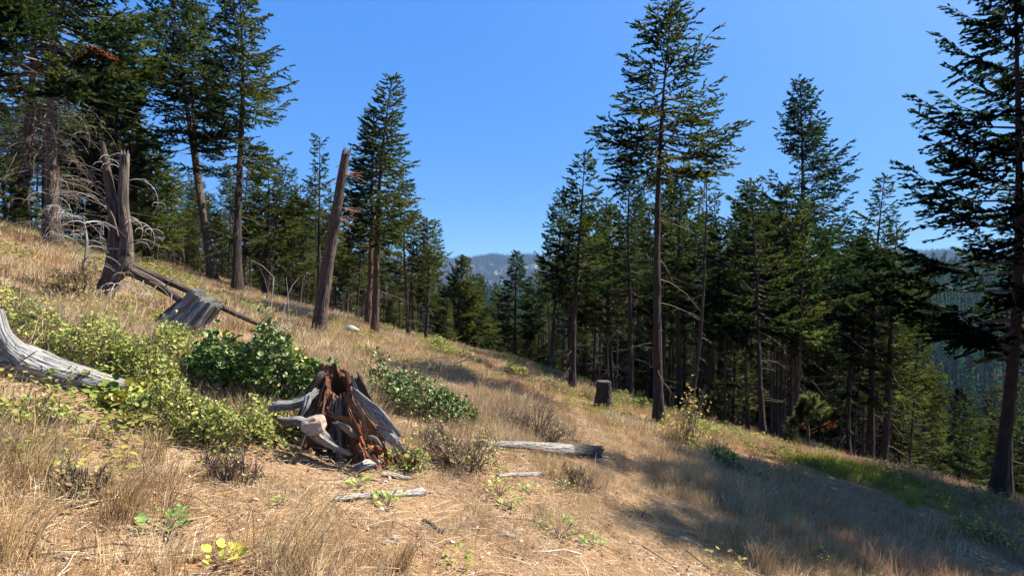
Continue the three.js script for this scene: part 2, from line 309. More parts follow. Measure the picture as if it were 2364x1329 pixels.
// H height, rb trunk radius, cb where the crown begins (0..1), R crown radius, n branches, form, seed
function makeFir(o) {
  const { H, rb, cb = 0.35, R, n = 90, seed = 1, dens = 1, form = 'cone', pal = GREENS, tuft = 0.15, dead = 14, bow = 0.02, gap = 0.08, lift = 0, low = 0.15, deadLen = 1 } = o;
  const r = rng(seed), trunk = new Geo(), limbs = new Geo(), crown = new Geo();
  const b1 = (r() - 0.5) * 2 * bow * H, b2 = (r() - 0.5) * 2 * bow * H;
  const axis = (t) => V(b1 * Math.sin(t * Math.PI) + 0.3 * b2 * Math.sin(t * 7), t * H, b2 * Math.sin(t * Math.PI));
  const pts = [], rad = [];
  for (let i = 0; i <= 12; i++) { const t = i / 12; pts.push(axis(t)); rad.push(Math.max(0.012, rb * (Math.pow(1 - t, 0.9) * 0.94) + rb * 0.55 * Math.exp(-t * H * 3.2))); }
  pts[0].y = -0.45; rad[0] *= 1.12;
  gnarl(pts, rad, { sides: 10, steps: 3, rough: 0.08, fib: 0.05, seed, freq: 2.5, uv: 0.7, into: trunk });
  const profile = (s) => {
    const q = form === 'cone' ? Math.pow(1 - s, 0.78) * Math.min(1, 0.5 + s * 4) : form === 'column' ? Math.pow(1 - s, 0.5) * Math.min(1, 0.65 + s * 3) * 0.95
      : form === 'broad' ? Math.pow(1 - s, 0.62) * Math.min(1, 0.72 + s * 2.2) : Math.pow(1 - s, 0.55) * (0.62 + 0.38 * Math.sin(s * 9 + seed));
    return q;
  };
  for (let i = 0; i < n; i++) {
    const s = clamp((i + r()) / n, 0, 0.985), t = cb + (1 - cb) * s, az = i * 2.39996 + r() * 0.9, patch = noise3(Math.cos(az) * 1.3 + seed, s * 5, Math.sin(az) * 1.3);
    if (r() < gap || patch < -0.5) continue;
    const L = R * profile(s) * (0.66 + 0.5 * r()) * (1 + 0.28 * patch) + 0.12;
    const e0 = lerp(-low, 0.78, Math.pow(s, 1.3)) + (r() - 0.5) * 0.36 + lift, up = lerp(0.24, 0.05, s) * (0.4 + r()), P = axis(t), dx = Math.cos(az), dz = Math.sin(az), side = (r() - 0.5) * 0.3;
    const on = (u) => V(P.x + (dx - dz * side * u) * L * u * Math.cos(e0), P.y + L * (Math.sin(e0) * u + up * u * u - 0.1 * Math.sin(u * 3.1)), P.z + (dz + dx * side * u) * L * u * Math.cos(e0));
    thin(limbs, [0, 0.35, 0.7, 1].map(on), 0.011 + L * 0.011, 0.004, 3);
    const c0 = pal[Math.floor(r() * pal.length)], cv = 0.7 + 0.55 * r();
    const nb = Math.max(3, Math.ceil(L * 8.5 * dens)), bare = Math.min(0.5, 0.1 + 0.12 * L * (1 - s));
    for (let k = 0; k <= nb; k++) {
      const u = lerp(bare, 1, (k + r() * 0.7) / (nb + 0.7)), Q = on(u), sgn = k % 2 ? 1 : -1, tip = k >= nb - 1;
      const fan = (tip ? 0.15 : 0.55 + 0.5 * r()) * sgn, ca = Math.cos(az + fan), sa = Math.sin(az + fan), bl = tip ? 0.14 + 0.05 * L : (0.18 + L * 0.34 * (1.12 - u)) * (0.5 + 0.8 * r());
      const dy = (tip ? Math.sin(e0) * 0.5 + up : (r() - lerp(0.72, 0.5, s)) * 0.8 + up * 0.4);
      const m = Math.max(1, Math.ceil(bl / (tuft * 0.46)));
      for (let w = 0; w < m; w++) {
        const f = bl * (w + r() * 0.6) / m, q = 0.85 + 0.3 * r(), c = [c0[0] * cv * q, c0[1] * cv * q, c0[2] * cv * q];
        for (let h = 0; h < 2; h++) {
          const jx = (r() - 0.5) * 1.0, jy = (r() - 0.35) * 0.9, jz = (r() - 0.5) * 1.0; let ex = ca + jx, ey = dy + jy, ez = sa + jz; const l = Math.hypot(ex, ey, ez); ex /= l; ey /= l; ez /= l;
          blade(crown, Q.x + ca * f, Q.y + dy * f, Q.z + sa * f, ex, ey, ez, tuft * (0.7 + 0.7 * r()), tuft * (0.16 + 0.10 * r()), r() * 3.14, c);
        }
      }
    }
  }
  for (let i = 0; i < 26; i++) { const P = axis(1 - 0.5 * r() / H), a = r() * 6.283, e = 0.5 + r(), c = pal[i % pal.length]; blade(crown, P.x, P.y, P.z, Math.cos(a) * Math.cos(e), Math.sin(e), Math.sin(a) * Math.cos(e), tuft * (0.8 + 0.6 * r()), tuft * 0.16, r() * 3.14, c); }   // leading shoot
  for (let i = 0; i < dead; i++) {                                 // bare dead limbs under the crown
    const t = lerp(0.07, cb * 1.05 + 0.02, Math.pow(r(), 0.7)), az = r() * 6.283, L = R * (0.25 + 0.6 * r()) * deadLen, e = (r() - 0.55) * 0.5, P = axis(t), sag = (0.1 + 0.5 * r()) * L, bend = (r() - 0.5) * 0.7;
    const on = (u) => V(P.x + Math.cos(az + bend * u) * L * u, P.y + e * L * u - sag * u * u, P.z + Math.sin(az + bend * u) * L * u);
    thin(limbs, [0, 0.3, 0.65, 1].map(on), 0.008 + L * 0.006, 0.003, 3);
    for (let k = 0; k < 3; k++) { const u = 0.3 + 0.6 * r(), Q = on(u), a2 = az + (r() - 0.5) * 2.4, l2 = L * 0.3 * (0.5 + r()); thin(limbs, [Q, V(Q.x + Math.cos(a2) * l2, Q.y - l2 * 0.4 * r(), Q.z + Math.sin(a2) * l2)], 0.004, 0.002, 3); }
  }
  return { H, trunk: trunk.build(true), limbs: limbs.build(), crown: crown.build() };
}
function plantFir(fir, name, label, group, base, top, barkMat, spin = 0, wide = 1, cat = 'fir tree') {
  const t = thing(name, label, cat, base, group), d = top.clone().sub(base), h = d.length();
  t.quaternion.setFromUnitVectors(V(0, 1, 0), d.normalize()).multiply(new THREE.Quaternion().setFromAxisAngle(V(0, 1, 0), spin));
  t.scale.set(h / fir.H * wide, h / fir.H, h / fir.H * wide);
  part(t, 'trunk', fir.trunk, barkMat); part(t, 'branches', fir.limbs, M.limb).userData.kind = 'stuff'; part(t, 'crown', fir.crown, M.needles);
  return t;
}
// hero trees: [foot px x, depth, top px x, top px y, trunk radius m, crown start, crown radius px, branches, form, palette, bark, options, label, dead branch count]
const HEROES = [
  [122, 16.3, 128, -260, 0.21, 0.46, 265, 125, 'broad', GREENS, M.barkGrey, { dens: 1.35, tuft: 0.14, dead: 34, deadLen: 1.0, low: 0.25, gap: 0.05 }, 'big fir at the left edge, grey crooked trunk bristling with curled dead branches'],
  [40, 26, 75, -120, 0.30, 0.30, 230, 100, 'broad', GREENS, M.bark, { dens: 1.0, tuft: 0.16, dead: 22 }, 'dark heavy fir at the picture edge behind the curled-branch fir'],
  [492, 22, 385, -90, 0.17, 0.42, 130, 130, 'column', GREENS, M.bark, { dens: 1.15, tuft: 0.13, dead: 12, bow: 0.03 }, 'tall fir with curved trunk leaning left, left one of a close pair'],
  [487, 23.5, 452, -30, 0.14, 0.55, 75, 80, 'column', GREENS, M.bark, { dens: 1.1, tuft: 0.13, dead: 12 }, 'slim straight fir, right one of a close pair on the slope'],
  [548, 20.5, 552, -75, 0.17, 0.36, 122, 145, 'column', OLIVE, M.barkDark, { dens: 1.2, tuft: 0.12, dead: 16, gap: 0.06 }, 'tall ragged fir, its long side boughs against the blue sky left of the gap'],
  [865, 17, 903, 178, 0.115, 0.34, 88, 120, 'cone', OLIVE, M.barkRed, { dens: 1.35, tuft: 0.105, dead: 8, low: 0.3, gap: 0.04 }, 'pointed dense fir right of the leaning snag, pale trunk lit from the right'],
  [848, 18.5, 862, 250, 0.10, 0.42, 68, 90, 'cone', GREENS, M.barkRed, { dens: 1.2, tuft: 0.105, dead: 8 }, 'second fir crowding behind the pointed dense fir'],
  [735, 24, 738, 318, 0.10, 0.42, 62, 70, 'ragged', GREENS, M.barkDark, { dens: 0.8, tuft: 0.12, dead: 14, gap: 0.2 }, 'thin sparse fir with open airy top left of the leaning snag'],
  [612, 25, 660, 385, 0.09, 0.55, 60, 50, 'ragged', GREENS, M.barkDark, { dens: 0.75, tuft: 0.12, dead: 14, gap: 0.2 }, 'thin fir with slanting dark trunk between the ragged fir and the snag'],
  [262, 22, 278, 135, 0.18, 0.10, 118, 120, 'cone', GREENS, M.bark, { dens: 1.2, tuft: 0.15, dead: 6, low: 0.3 }, 'full dark fir right behind the twin-topped dead trunk, boughs to the ground'],
  [345, 24, 338, 300, 0.13, 0.12, 100, 90, 'cone', OLIVE, M.bark, { dens: 1.2, tuft: 0.15, dead: 6, low: 0.3 }, 'bright bushy fir between the twin-topped trunk and the curved-trunk fir'],
  [610, 23, 618, 372, 0.11, 0.30, 78, 80, 'broad', OLIVE, M.barkDark, { dens: 1.2, tuft: 0.13, dead: 10 }, 'bushy fir right of the tall ragged fir, its top just over the stand'],
  [15, 19, 12, 365, 0.06, 0.05, 62, 60, 'cone', OLIVE, M.barkDark, { dens: 1.2, tuft: 0.12, dead: 0 }, 'bright young fir at the far left edge low beside the dark trunks'],
  [943, 19.5, 938, 420, 0.075, 0.42, 48, 70, 'cone', OLIVE, M.barkRed, { dens: 1.1, tuft: 0.105, dead: 8 }, 'small fir with bare pale trunk just right of the pointed dense fir'],
  [982, 20, 985, 505, 0.06, 0.28, 38, 70, 'ragged', OLIVE, M.barkDark, { dens: 0.9, tuft: 0.10, dead: 8 }, 'narrow thin fir standing last before the gap, crooked tip'],
  [1095, 31, 1102, 640, 0.10, 0.10, 62, 80, 'cone', OLIVE, M.barkDark, { dens: 1.3, tuft: 0.15, dead: 4 }, 'bushy fir just right of the sunlit fir in the gap'],
  [1046, 30, 1075, 596, 0.12, 0.12, 76, 110, 'cone', OLIVE, M.barkDark, { dens: 1.3, tuft: 0.15, dead: 6 }, 'bushy sunlit fir in the gap below the mountain ridge'],
  [1188, 34, 1193, 582, 0.13, 0.25, 55, 80, 'cone', GREENS, M.barkDark, { dens: 1.2, tuft: 0.17, dead: 8 }, 'dark fir closing the right side of the valley gap'],
  [1268, 24, 1300, 440, 0.11, 0.38, 62, 80, 'cone', GREENS, M.barkDark, { dens: 1.1, tuft: 0.125, dead: 10 }, 'shorter fir leaning right at the left edge of the right-hand stand'],
  [1322, 18, 1352, 352, 0.12, 0.40, 78, 105, 'cone', GREENS, M.barkDark, { dens: 1.2, tuft: 0.115, dead: 12 }, 'pointed fir leaning right behind the tiny stump'],
  [1455, 21, 1452, 375, 0.12, 0.42, 85, 85, 'ragged', BLUISH, M.barkDark, { dens: 1.0, tuft: 0.13, dead: 14 }, 'ragged dark fir just left of the tallest right-hand tree'],
  [1522, 13.2, 1551, 2, 0.125, 0.60, 152, 100, 'broad', OLIVE, M.barkDark, { dens: 1.25, tuft: 0.095, dead: 14, gap: 0.1, low: 0.3, lift: 0.06 }, 'tallest tree right of the gap, long bare trunk and open crown'],
  [1590, 17, 1632, 345, 0.07, 0.66, 45, 40, 'ragged', OLIVE, M.barkDark, { dens: 0.7, tuft: 0.11, dead: 24, gap: 0.25, bow: 0.025 }, 'spindly half-dead fir with slanting trunk right of the tallest tree'],
  [1572, 23, 1575, 385, 0.12, 0.40, 95, 90, 'broad', GREENS, M.barkDark, { dens: 1.0, tuft: 0.13, dead: 14 }, 'bushy fir filling behind the tallest tree'],
  [1830, 26, 1848, 186, 0.24, 0.34, 188, 165, 'cone', BLUISH, M.barkRed, { dens: 1.25, tuft: 0.15, dead: 16, gap: 0.05, lift: 0.1, low: 0.05 }, 'broad pointed fir standing clear against the sky behind the young pine'],
  [1768, 20, 1735, 420, 0.10, 0.44, 90, 80, 'broad', GREENS, M.barkDark, { dens: 1.0, tuft: 0.12, dead: 16 }, 'leaning fir with bare lower trunk left of the broad pointed fir'],
  [1962, 27, 1985, 560, 0.15, 0.28, 120, 90, 'broad', OLIVE, M.barkDark, { dens: 1.2, tuft: 0.15, dead: 14, low: 0.25 }, 'low wide fir with bright drooping boughs right of the young pine'],
  [2012, 27, 2042, 405, 0.19, 0.34, 105, 105, 'cone', GREENS, M.barkDark, { dens: 1.2, tuft: 0.15, dead: 14 }, 'pointed fir between the broad fir and the right-edge tree, leaning trunk'],
  [2040, 26, 2070, 520, 0.20, 0.36, 110, 70, 'broad', OLIVE, M.barkDark, { dens: 1.1, tuft: 0.15, dead: 12, low: 0.25 }, 'thick leaning trunk beside its neighbour with hanging sunlit boughs'],
  [2306, 12.6, 2335, -190, 0.145, 0.26, 285, 125, 'broad', BLUISH, M.barkDark, { dens: 1.8, tuft: 0.12, dead: 22, gap: 0.08, low: 0.02, lift: 0.02 }, 'huge dark fir at the right edge, level boughs reaching into the sky'],
  [2334, 15, 2362, 160, 0.12, 0.34, 120, 50, 'broad', GREENS, M.barkDark, { dens: 1.3, tuft: 0.14, dead: 16, low: 0.2 }, 'fir close behind the huge dark right-edge fir'],
  [2135, 38, 2140, 860, 0.12, 0.06, 95, 80, 'cone', OLIVE, M.barkDark, { dens: 1.2, tuft: 0.19, dead: 4 }, 'low full young fir below the valley view near the right edge'],
  [2228, 42, 2232, 905, 0.12, 0.06, 90, 80, 'cone', GREENS, M.barkDark, { dens: 1.2, tuft: 0.19, dead: 4 }, 'low dark young fir left of the right-edge trunk'],
];
HEROES.forEach(([px, d, tx, ty, rb, cb, Rpx, n, form, pal, bark, opt, label], i) => {
  const base = foot(px, d), top = at(tx, ty, d), H = top.distanceTo(base), R = Rpx * d / F;
  plantFir(makeFir({ H, rb, cb, R, n, form, pal, seed: 100 + i * 7, ...opt }), 'fir_tree', label, null, base, top, bark);
});
{ // out of the frame on the right: the fir whose shadow joins that of the right-edge fir on the near grass
  const q = V(14.8, 0, -12.7); q.y = ground(q.x, q.z);
  plantFir(makeFir({ H: 22, rb: 0.24, cb: 0.18, R: 2.8, n: 150, form: 'broad', seed: 917, dens: 1.3, tuft: 0.2, dead: 10, gap: 0.02 }), 'fir_tree', 'taller fir beyond the right edge, uphill of its neighbour, shading the near grass', null, q, q.clone().add(V(0, 22, 0)), M.barkDark);
  const p = V(14.2, 0, -10.4); p.y = ground(p.x, p.z);
  plantFir(makeFir({ H: 20.5, rb: 0.24, cb: 0.16, R: 2.8, n: 150, form: 'broad', seed: 911, dens: 1.3, tuft: 0.2, dead: 10 }), 'fir_tree', 'lower of two firs beyond the right edge whose shadows lie over the near grass', null, p, p.clone().add(V(0, 20.5, 0)), M.barkDark);
}
// the crowd behind: prototypes, then copies
const PROTO = [
  { H: 11, rb: 0.12, cb: 0.38, R: 1.7, n: 70, form: 'cone', pal: GREENS, dead: 26 }, { H: 12, rb: 0.13, cb: 0.46, R: 1.6, n: 70, form: 'column', pal: OLIVE, dead: 30 },
  { H: 10, rb: 0.10, cb: 0.30, R: 1.7, n: 70, form: 'cone', pal: OLIVE, dead: 22 }, { H: 12, rb: 0.12, cb: 0.52, R: 1.5, n: 54, form: 'ragged', pal: GREENS, dead: 34 },
  { H: 11, rb: 0.12, cb: 0.42, R: 1.9, n: 66, form: 'broad', pal: BLUISH, dead: 26 }, { H: 12, rb: 0.10, cb: 0.62, R: 1.2, n: 40, form: 'ragged', pal: OLIVE, dead: 40 },
  { H: 12, rb: 0.10, cb: 0.80, R: 0.7, n: 16, form: 'ragged', pal: OLIVE, dead: 46, bow: 0.035 }, { H: 11, rb: 0.11, cb: 0.34, R: 1.5, n: 64, form: 'ragged', pal: OLIVE, dead: 24, bow: 0.03 },
  { H: 7, rb: 0.09, cb: 0.06, R: 1.5, n: 80, form: 'cone', pal: OLIVE, dead: 0 }, { H: 7, rb: 0.09, cb: 0.08, R: 1.4, n: 76, form: 'cone', pal: GREENS, dead: 0 },
].map((o, i) => makeFir({ dens: 0.95, tuft: 0.17, bow: 0.02, seed: 500 + i * 13, ...o }));
const STANDS = [ // [px from, px to, depth from, depth to, count, top y at each end of the span (px), prototype choice, label, group]
  [-120, 330, 27, 46, 26, 150, 200, [0, 1, 2, 4], 'fir in the stand behind the twin-topped trunk', 'firs behind the twin-topped dead trunk'],
  [330, 720, 27, 55, 54, 400, 440, [0, 1, 2, 3, 5, 6, 7], 'slender fir between the close pair and the leaning snag', 'firs between the close pair and the leaning snag'],
  [720, 1010, 22, 48, 36, 430, 560, [1, 2, 3, 0, 5, 6, 7], 'slender fir behind the leaning snag', 'firs behind the leaning snag'],
  [1000, 1250, 34, 62, 18, 700, 640, [0, 2, 8, 9], 'fir below the slope edge in the valley gap', 'firs below the slope edge in the gap'],
  [1250, 1560, 22, 50, 44, 520, 430, [0, 1, 6, 3, 5, 6, 7], 'slim fir left of the tallest tree', 'firs left of the tallest tree'],
  [1540, 1840, 22, 50, 52, 460, 480, [0, 1, 3, 4, 5, 6, 6, 7], 'slim fir between the tallest tree and the broad fir', 'firs between the tallest tree and the broad fir'],
  [1840, 2120, 29, 55, 30, 560, 640, [0, 1, 2, 4, 7], 'dark fir behind the young pine', 'firs behind the young pine'],
  [-110, 330, 24, 42, 14, 330, 420, [8, 9], 'low full fir behind the twin-topped trunk', 'young firs behind the twin-topped dead trunk'],
  [330, 720, 29, 52, 22, 500, 560, [8, 9], 'low full fir between the close pair and the snag', 'young firs between the close pair and the leaning snag'],
  [720, 1030, 25, 46, 14, 590, 690, [8, 9], 'low full fir behind the leaning snag', 'young firs behind the leaning snag'],
  [1230, 1560, 27, 52, 20, 690, 700, [8, 9, 8], 'low full fir left of the tallest tree', 'young firs left of the tallest tree'],
  [1540, 1900, 27, 52, 22, 700, 760, [8, 9, 8], 'low full fir between the tallest tree and the broad fir', 'young firs between the tallest tree and the broad fir'],
  [1850, 2150, 33, 56, 14, 790, 840, [8, 9], 'low full fir behind the young pine', 'young firs behind the young pine'],
  [2040, 2480, 36, 62, 16, 890, 900, [8, 9], 'low young fir beyond the slope near the right edge', 'young firs near the right edge'],
];
const r0 = rng(4242), protoUsed = PROTO.map(() => null);
const KINDWORD = ['pointed', 'columnar', 'olive', 'ragged', 'bluish', 'half-bare', 'bare-poled', 'sparse', 'olive', 'deep green'];
for (const [x0, x1, d0, d1, count, y0, y1, kinds, what, group] of STANDS) for (let i = 0; i < count; i++) {
  const f = (i + r0()) / count, px = lerp(x0, x1, f), dq = Math.pow(r0(), 1.2), d = lerp(d0, d1, dq), base = foot(px, d), ty = lerp(y0, y1, f) + (r0() - 0.35) * 150;
  const top = at(px + (px - CX) * 0.012 + (r0() - 0.3) * 34, ty, d), k = kinds[Math.floor(r0() * kinds.length)];
  const h = top.distanceTo(base); if (h < 2 || h > 26) continue;
  const label = what.replace('fir', KINDWORD[k] + ' fir') + (dq < 0.3 ? ', front row' : dq < 0.65 ? ', middle rows' : ', back rows');
  const kind = k > 7 ? 'young_fir' : 'fir_tree';
  if (!protoUsed[k]) protoUsed[k] = plantFir(PROTO[k], kind, label, group, base, top, k % 3 ? M.barkDark : M.bark, r0() * 6.28, clamp(9 / h, 0.75, 1.25));
  else {
    const t = protoUsed[k].clone(); t.name = numbered(kind); t.userData = { label, category: 'fir tree', group };
    const up = top.clone().sub(base).normalize(), s = h / PROTO[k].H, w = clamp(9 / h, 0.6, 1.2) * (0.72 + 0.4 * r0());
    t.position.copy(base); t.quaternion.setFromUnitVectors(V(0, 1, 0), up).multiply(new THREE.Quaternion().setFromAxisAngle(V(0, 1, 0), r0() * 6.28)); t.scale.set(s * w, s, s * w);
    scene.add(t);
  }
}
{ // woods that read as one mass: our slope beyond the edge, the slope across the valley, the far mountain
  const wood = new Geo(), r = rng(61), c = [1, 1, 1];
  thin(wood, [V(0, -0.5, 0), V(0, 9, 0)], 0.14, 0.03, 4, c);
  for (let i = 0; i < 620; i++) { const s = Math.pow(r(), 0.8), y = 0.9 + s * 9.3, R = 1.7 * Math.pow(1 - s, 0.8) * (0.4 + 0.7 * r()), a = r() * 6.28, e = (r() - 0.4) * 0.7; blade(wood, Math.cos(a) * R * 0.5, y, Math.sin(a) * R * 0.5, Math.cos(a) * Math.cos(e), Math.sin(e), Math.sin(a) * Math.cos(e), 0.4 + R * 0.45, 0.14 + 0.1 * r(), r() * 3, c); }
  const g1 = wood.build(), list = [], tone = () => { const q = 0.7 + 0.6 * r(), y = r(); return col((0.085 + 0.045 * y) * q, (0.118 + 0.03 * y) * q, 0.034 * q); };
  for (let i = 0; i < 1500; i++) { const a = lerp(-0.6, 0.95, r()), d = lerp(58, 250, Math.sqrt(r())), x = Math.sin(a) * d, z = -Math.cos(a) * d, s = 0.7 + 0.6 * r(); if (-z < 52) continue; list.push({ p: V(x, ground(x, z), z), q: new THREE.Quaternion().setFromAxisAngle(V(0, 1, 0), r() * 6.28), s: V(s, s, s), c: tone() }); }
  swarm('forest', 'forest running down our slope into the valley', 'forest', g1, M.needlesPlain = std({ roughness: 0.8 }), list);
  const mini = new Geo(); for (let i = 0; i < 46; i++) { const s = r(), y = 0.5 + s * 9.5, R = 2.0 * (1 - s) * (0.5 + 0.6 * r()), a = r() * 6.28; blade(mini, 0, y + 0.5, 0, Math.cos(a), -0.35, Math.sin(a), 0.4 + R, 0.45, r() * 0.8, c); }
  thin(mini, [V(0, -1, 0), V(0, 10.4, 0)], 0.9, 0.05, 4, c);
  const g2 = mini.build(), l2 = [], l3 = [];
  for (let i = 0; i < 38000; i++) { const a = lerp(-0.35, 1.0, r()), R = lerp(300, 960, Math.pow(r(), 0.8)), s = 0.8 + 2.0 * r() * r() + 0.5 * r(); if (noise3(Math.sin(a) * R * 0.02, 4, R * 0.02) < -0.75) continue; l2.push({ p: V(Math.sin(a) * R, midH(R, a), -Math.cos(a) * R), q: new THREE.Quaternion(), s: V(s * 1.35, s * 1.15, s * 1.35), c: tone().multiply(col(1.35, 2.0, 1.2)) }); }
  swarm('forest', 'blue-green conifer forest covering the slope across the valley', 'forest', g2, M.needlesPlain, l2);
  for (let i = 0; i < 60000; i++) { const a = lerp(-0.3, 0.95, r()), R = lerp(1980, 3000, r()), x = Math.sin(a) * R, z = -Math.cos(a) * R; if (openGround(x, z, R) > 0.05 + 0.35 * r()) continue; const s = 1.0 + 0.9 * r(); l3.push({ p: V(x, farH(R, a), z), q: new THREE.Quaternion(), s: V(s * 1.2, s * 1.3, s * 1.2), c: tone() }); }
  swarm('forest', 'tiny conifers dotting the hazy mountain ridge', 'forest', g2, M.needlesPlain, l3);
}

// ---------------------------------------------------------------- dead wood standing: snags
const W = (p, o) => p.clone().sub(o);
function snagTrunk(t, name, pts, rad, o, mat) { return part(t, name, gnarl(pts, rad, { sides: 14, steps: 8, rough: 0.07, fib: 0.05, freq: 3, uv: 0.6, ...o }).build(true), mat); }
function curl(start, az, L, drop, curlUp, r) {                     // a curled bare branch, bending round in a hook
  const pts = []; let x = start.x, y = start.y, z = start.z, e = curlUp; const n = 10;
  for (let i = 0; i <= n; i++) { pts.push(V(x, y, z)); const s = L / n; x += Math.cos(az) * Math.cos(e) * s; z += Math.sin(az) * Math.cos(e) * s; y += Math.sin(e) * s; e -= drop / n * (0.7 + 0.6 * r()); az += (r() - 0.5) * 0.3; }
  return pts;
}
{ // leaning broken snag
  const d = 13.2, b = foot(738, d), t = thing('broken_snag', 'branchless trunk leaning right with a splintered broken top', 'dead tree', b), o = b;
  const P = [at(732, 790, d), at(738, 740, d), at(758, 600, d), at(777, 480, d), at(798, 352, d)].map((p) => W(p, o)); P[0].y -= 0.3;
  snagTrunk(t, 'trunk', P, [0.24, 0.165, 0.138, 0.115, 0.088], { seed: 3, jag: 0.08 }, M.bark);
  const tip = P[4], r = rng(8);
  for (let i = 0; i < 7; i++) { const a = i / 7 * 6.28, g = new Geo(); thin(g, [V(tip.x + Math.cos(a) * 0.075, tip.y - 0.05, tip.z + Math.sin(a) * 0.075), V(tip.x + Math.cos(a) * 0.08 + 0.05 + (i === 1 ? 0.1 : 0), tip.y + 0.06 + 0.12 * r(), tip.z + Math.sin(a) * 0.08)], 0.035, 0.006, 4); part(t, 'splinter', g.build(), M.limbGrey); }
  for (let i = 0; i < 13; i++) { const f = 0.1 + 0.85 * r(), j = 1 + f * 2.9, k = Math.floor(j), c = P[k].clone().lerp(P[Math.min(4, k + 1)], j - k), a = r() * 6.28, g = new Geo(), L = 0.15 + 0.22 * r(); thin(g, [c, V(c.x + Math.cos(a) * L * 0.7, c.y + 0.02, c.z + Math.sin(a) * L * 0.7), V(c.x + Math.cos(a) * L, c.y - 0.05 * r(), c.z + Math.sin(a) * L)], 0.016, 0.006, 4); part(t, 'branch_stub', g.build(), M.twig); }
  for (const [px, py, L] of [[800, 400, 0.55], [796, 480, 0.45], [785, 500, 0.4]]) {            // rust-red dead sprays on the right side
    const g = new Geo(), s = W(at(px - 6, py, d), o);
    for (let k = 0; k < 10; k++) { const a = (r() - 0.5) * 1.6, e = 0.2 - r() * 0.9, l = L * (0.5 + 0.6 * r()); const q = [s, V(s.x + Math.cos(a) * l * 0.6, s.y + e * l * 0.4, s.z + Math.sin(a) * l * 0.6), V(s.x + Math.cos(a) * l, s.y + e * l, s.z + Math.sin(a) * l)]; thin(g, q, 0.006, 0.002, 3, [0.30, 0.17, 0.11]); for (let w = 0; w < 9; w++) { const f = 0.4 + 0.6 * r(), x = lerp(s.x, q[2].x, f), y = lerp(s.y, q[2].y, f), z = lerp(s.z, q[2].z, f); blade(g, x, y, z, r() - 0.3, -r(), r() - 0.5, 0.1, 0.007, r() * 3, [0.34 + 0.1 * r(), 0.17, 0.11]); } }
    const m = part(t, 'dead_spray', g.build(), M.rust); m.userData.label = 'spray of rust-red dead twigs';
  }
}
{ // twin-topped dead trunk with curled branches
  const d = 9.2, b = foot(262, d), t = thing('twin_snag', 'dead trunk forked into two broken tops, hung with white curled branches', 'dead tree', b), o = b, p = (x, y, q = 0) => W(at(x, y, d + q), o), r = rng(15);
  snagTrunk(t, 'trunk', [p(238, 715), p(246, 670), p(262, 610), p(262, 500), p(250, 420), p(236, 328)], [0.15, 0.145, 0.135, 0.085, 0.07, 0.032], { seed: 5, jag: 0.05 }, M.bark);
  snagTrunk(t, 'trunk', [p(262, 640), p(284, 610), p(291, 560), p(284, 470), p(287, 358)], [0.12, 0.125, 0.1, 0.078, 0.072], { seed: 6, jag: 0.07 }, M.barkGrey);
  const tip = p(287, 356); for (let i = 0; i < 6; i++) { const a = i * 1.05, g = new Geo(); thin(g, [V(tip.x + Math.cos(a) * 0.045, tip.y - 0.03, tip.z + Math.sin(a) * 0.045), V(tip.x + Math.cos(a) * 0.05, tip.y + 0.04 + 0.06 * r(), tip.z + Math.sin(a) * 0.05)], 0.02, 0.004, 3); part(t, 'splinter', g.build(), M.limbGrey); }
  const B = [[284, 358, 3.1, 0.65, 3.6, 0.5, 1], [282, 380, 3.0, 0.45, 3.0, 0.9, 1], [292, 420, 0.1, 1.05, 2.7, 0.3, 1], [292, 505, 0.2, 0.85, 3.4, 0.25, 1], [292, 515, -0.3, 0.7, 2.4, 0.35, 1], [280, 530, 2.6, 0.9, 4.4, 0.55, 1], [250, 520, 3.3, 0.6, 3.2, 0.6, 1], [262, 490, 2.4, 0.4, 2.4, -0.5, 1], [245, 400, 2.8, 0.7, 2.2, 0.5, 0], [240, 430, 3.4, 1.0, 2.6, 0.6, 0],
    [270, 655, 0.9, 1.0, 0.9, 0.1, 1], [272, 660, 0.5, 1.2, 1.0, 0.15, 1], [262, 668, 1.4, 0.7, 0.9, 0.0, 1], [255, 670, 2.2, 0.6, 0.7, 0.0, 1], [276, 655, 0.2, 1.1, 1.3, 0.25, 1], [240, 660, 3.3, 0.7, 0.8, 0.2, 0], [284, 640, 0.7, 0.9, 0.7, 0.3, 0], [250, 560, 3.0, 0.8, 1.6, 0.3, 0], [258, 470, 3.7, 0.9, 1.8, 0.6, 0], [300, 560, -0.5, 0.6, 1.9, 0.5, 0], [250, 610, 3.0, 0.55, 1.0, 0.6, 0], [255, 585, 3.6, 0.6, 2.0, 0.8, 0]];
  for (const [x, y, az, L, drop, up, pale] of B) { const g = new Geo(), q = curl(p(x, y, -0.05), az + 0.25, L, drop, up, r); thin(g, q, 0.008, 0.003, 4); for (let k = 0; k < 5; k++) { const m = q[3 + Math.floor(r() * 6)]; thin(g, curl(m, r() * 6.28, 0.12 + 0.2 * r(), 2, 0.4, r).filter((_, i) => i % 2 === 0), 0.005, 0.002, 3); } part(t, 'branch', g.build(), pale ? M.limbGrey : M.twig); }
  const vine = new Geo(); thin(vine, [p(205, 400, -0.1), p(225, 440, -0.1), p(245, 470, -0.1), p(262, 505, -0.15), p(272, 545, -0.15)], 0.022, 0.014, 5); part(t, 'fallen_limb', vine.build(), M.limb);
  const stem = new Geo(); thin(stem, [p(268, 660, -0.14), p(290, 590, -0.14), p(297, 520, -0.12), p(285, 440, -0.1), p(282, 380, -0.1)], 0.012, 0.006, 4); part(t, 'fallen_limb', stem.build(), M.limb);
}
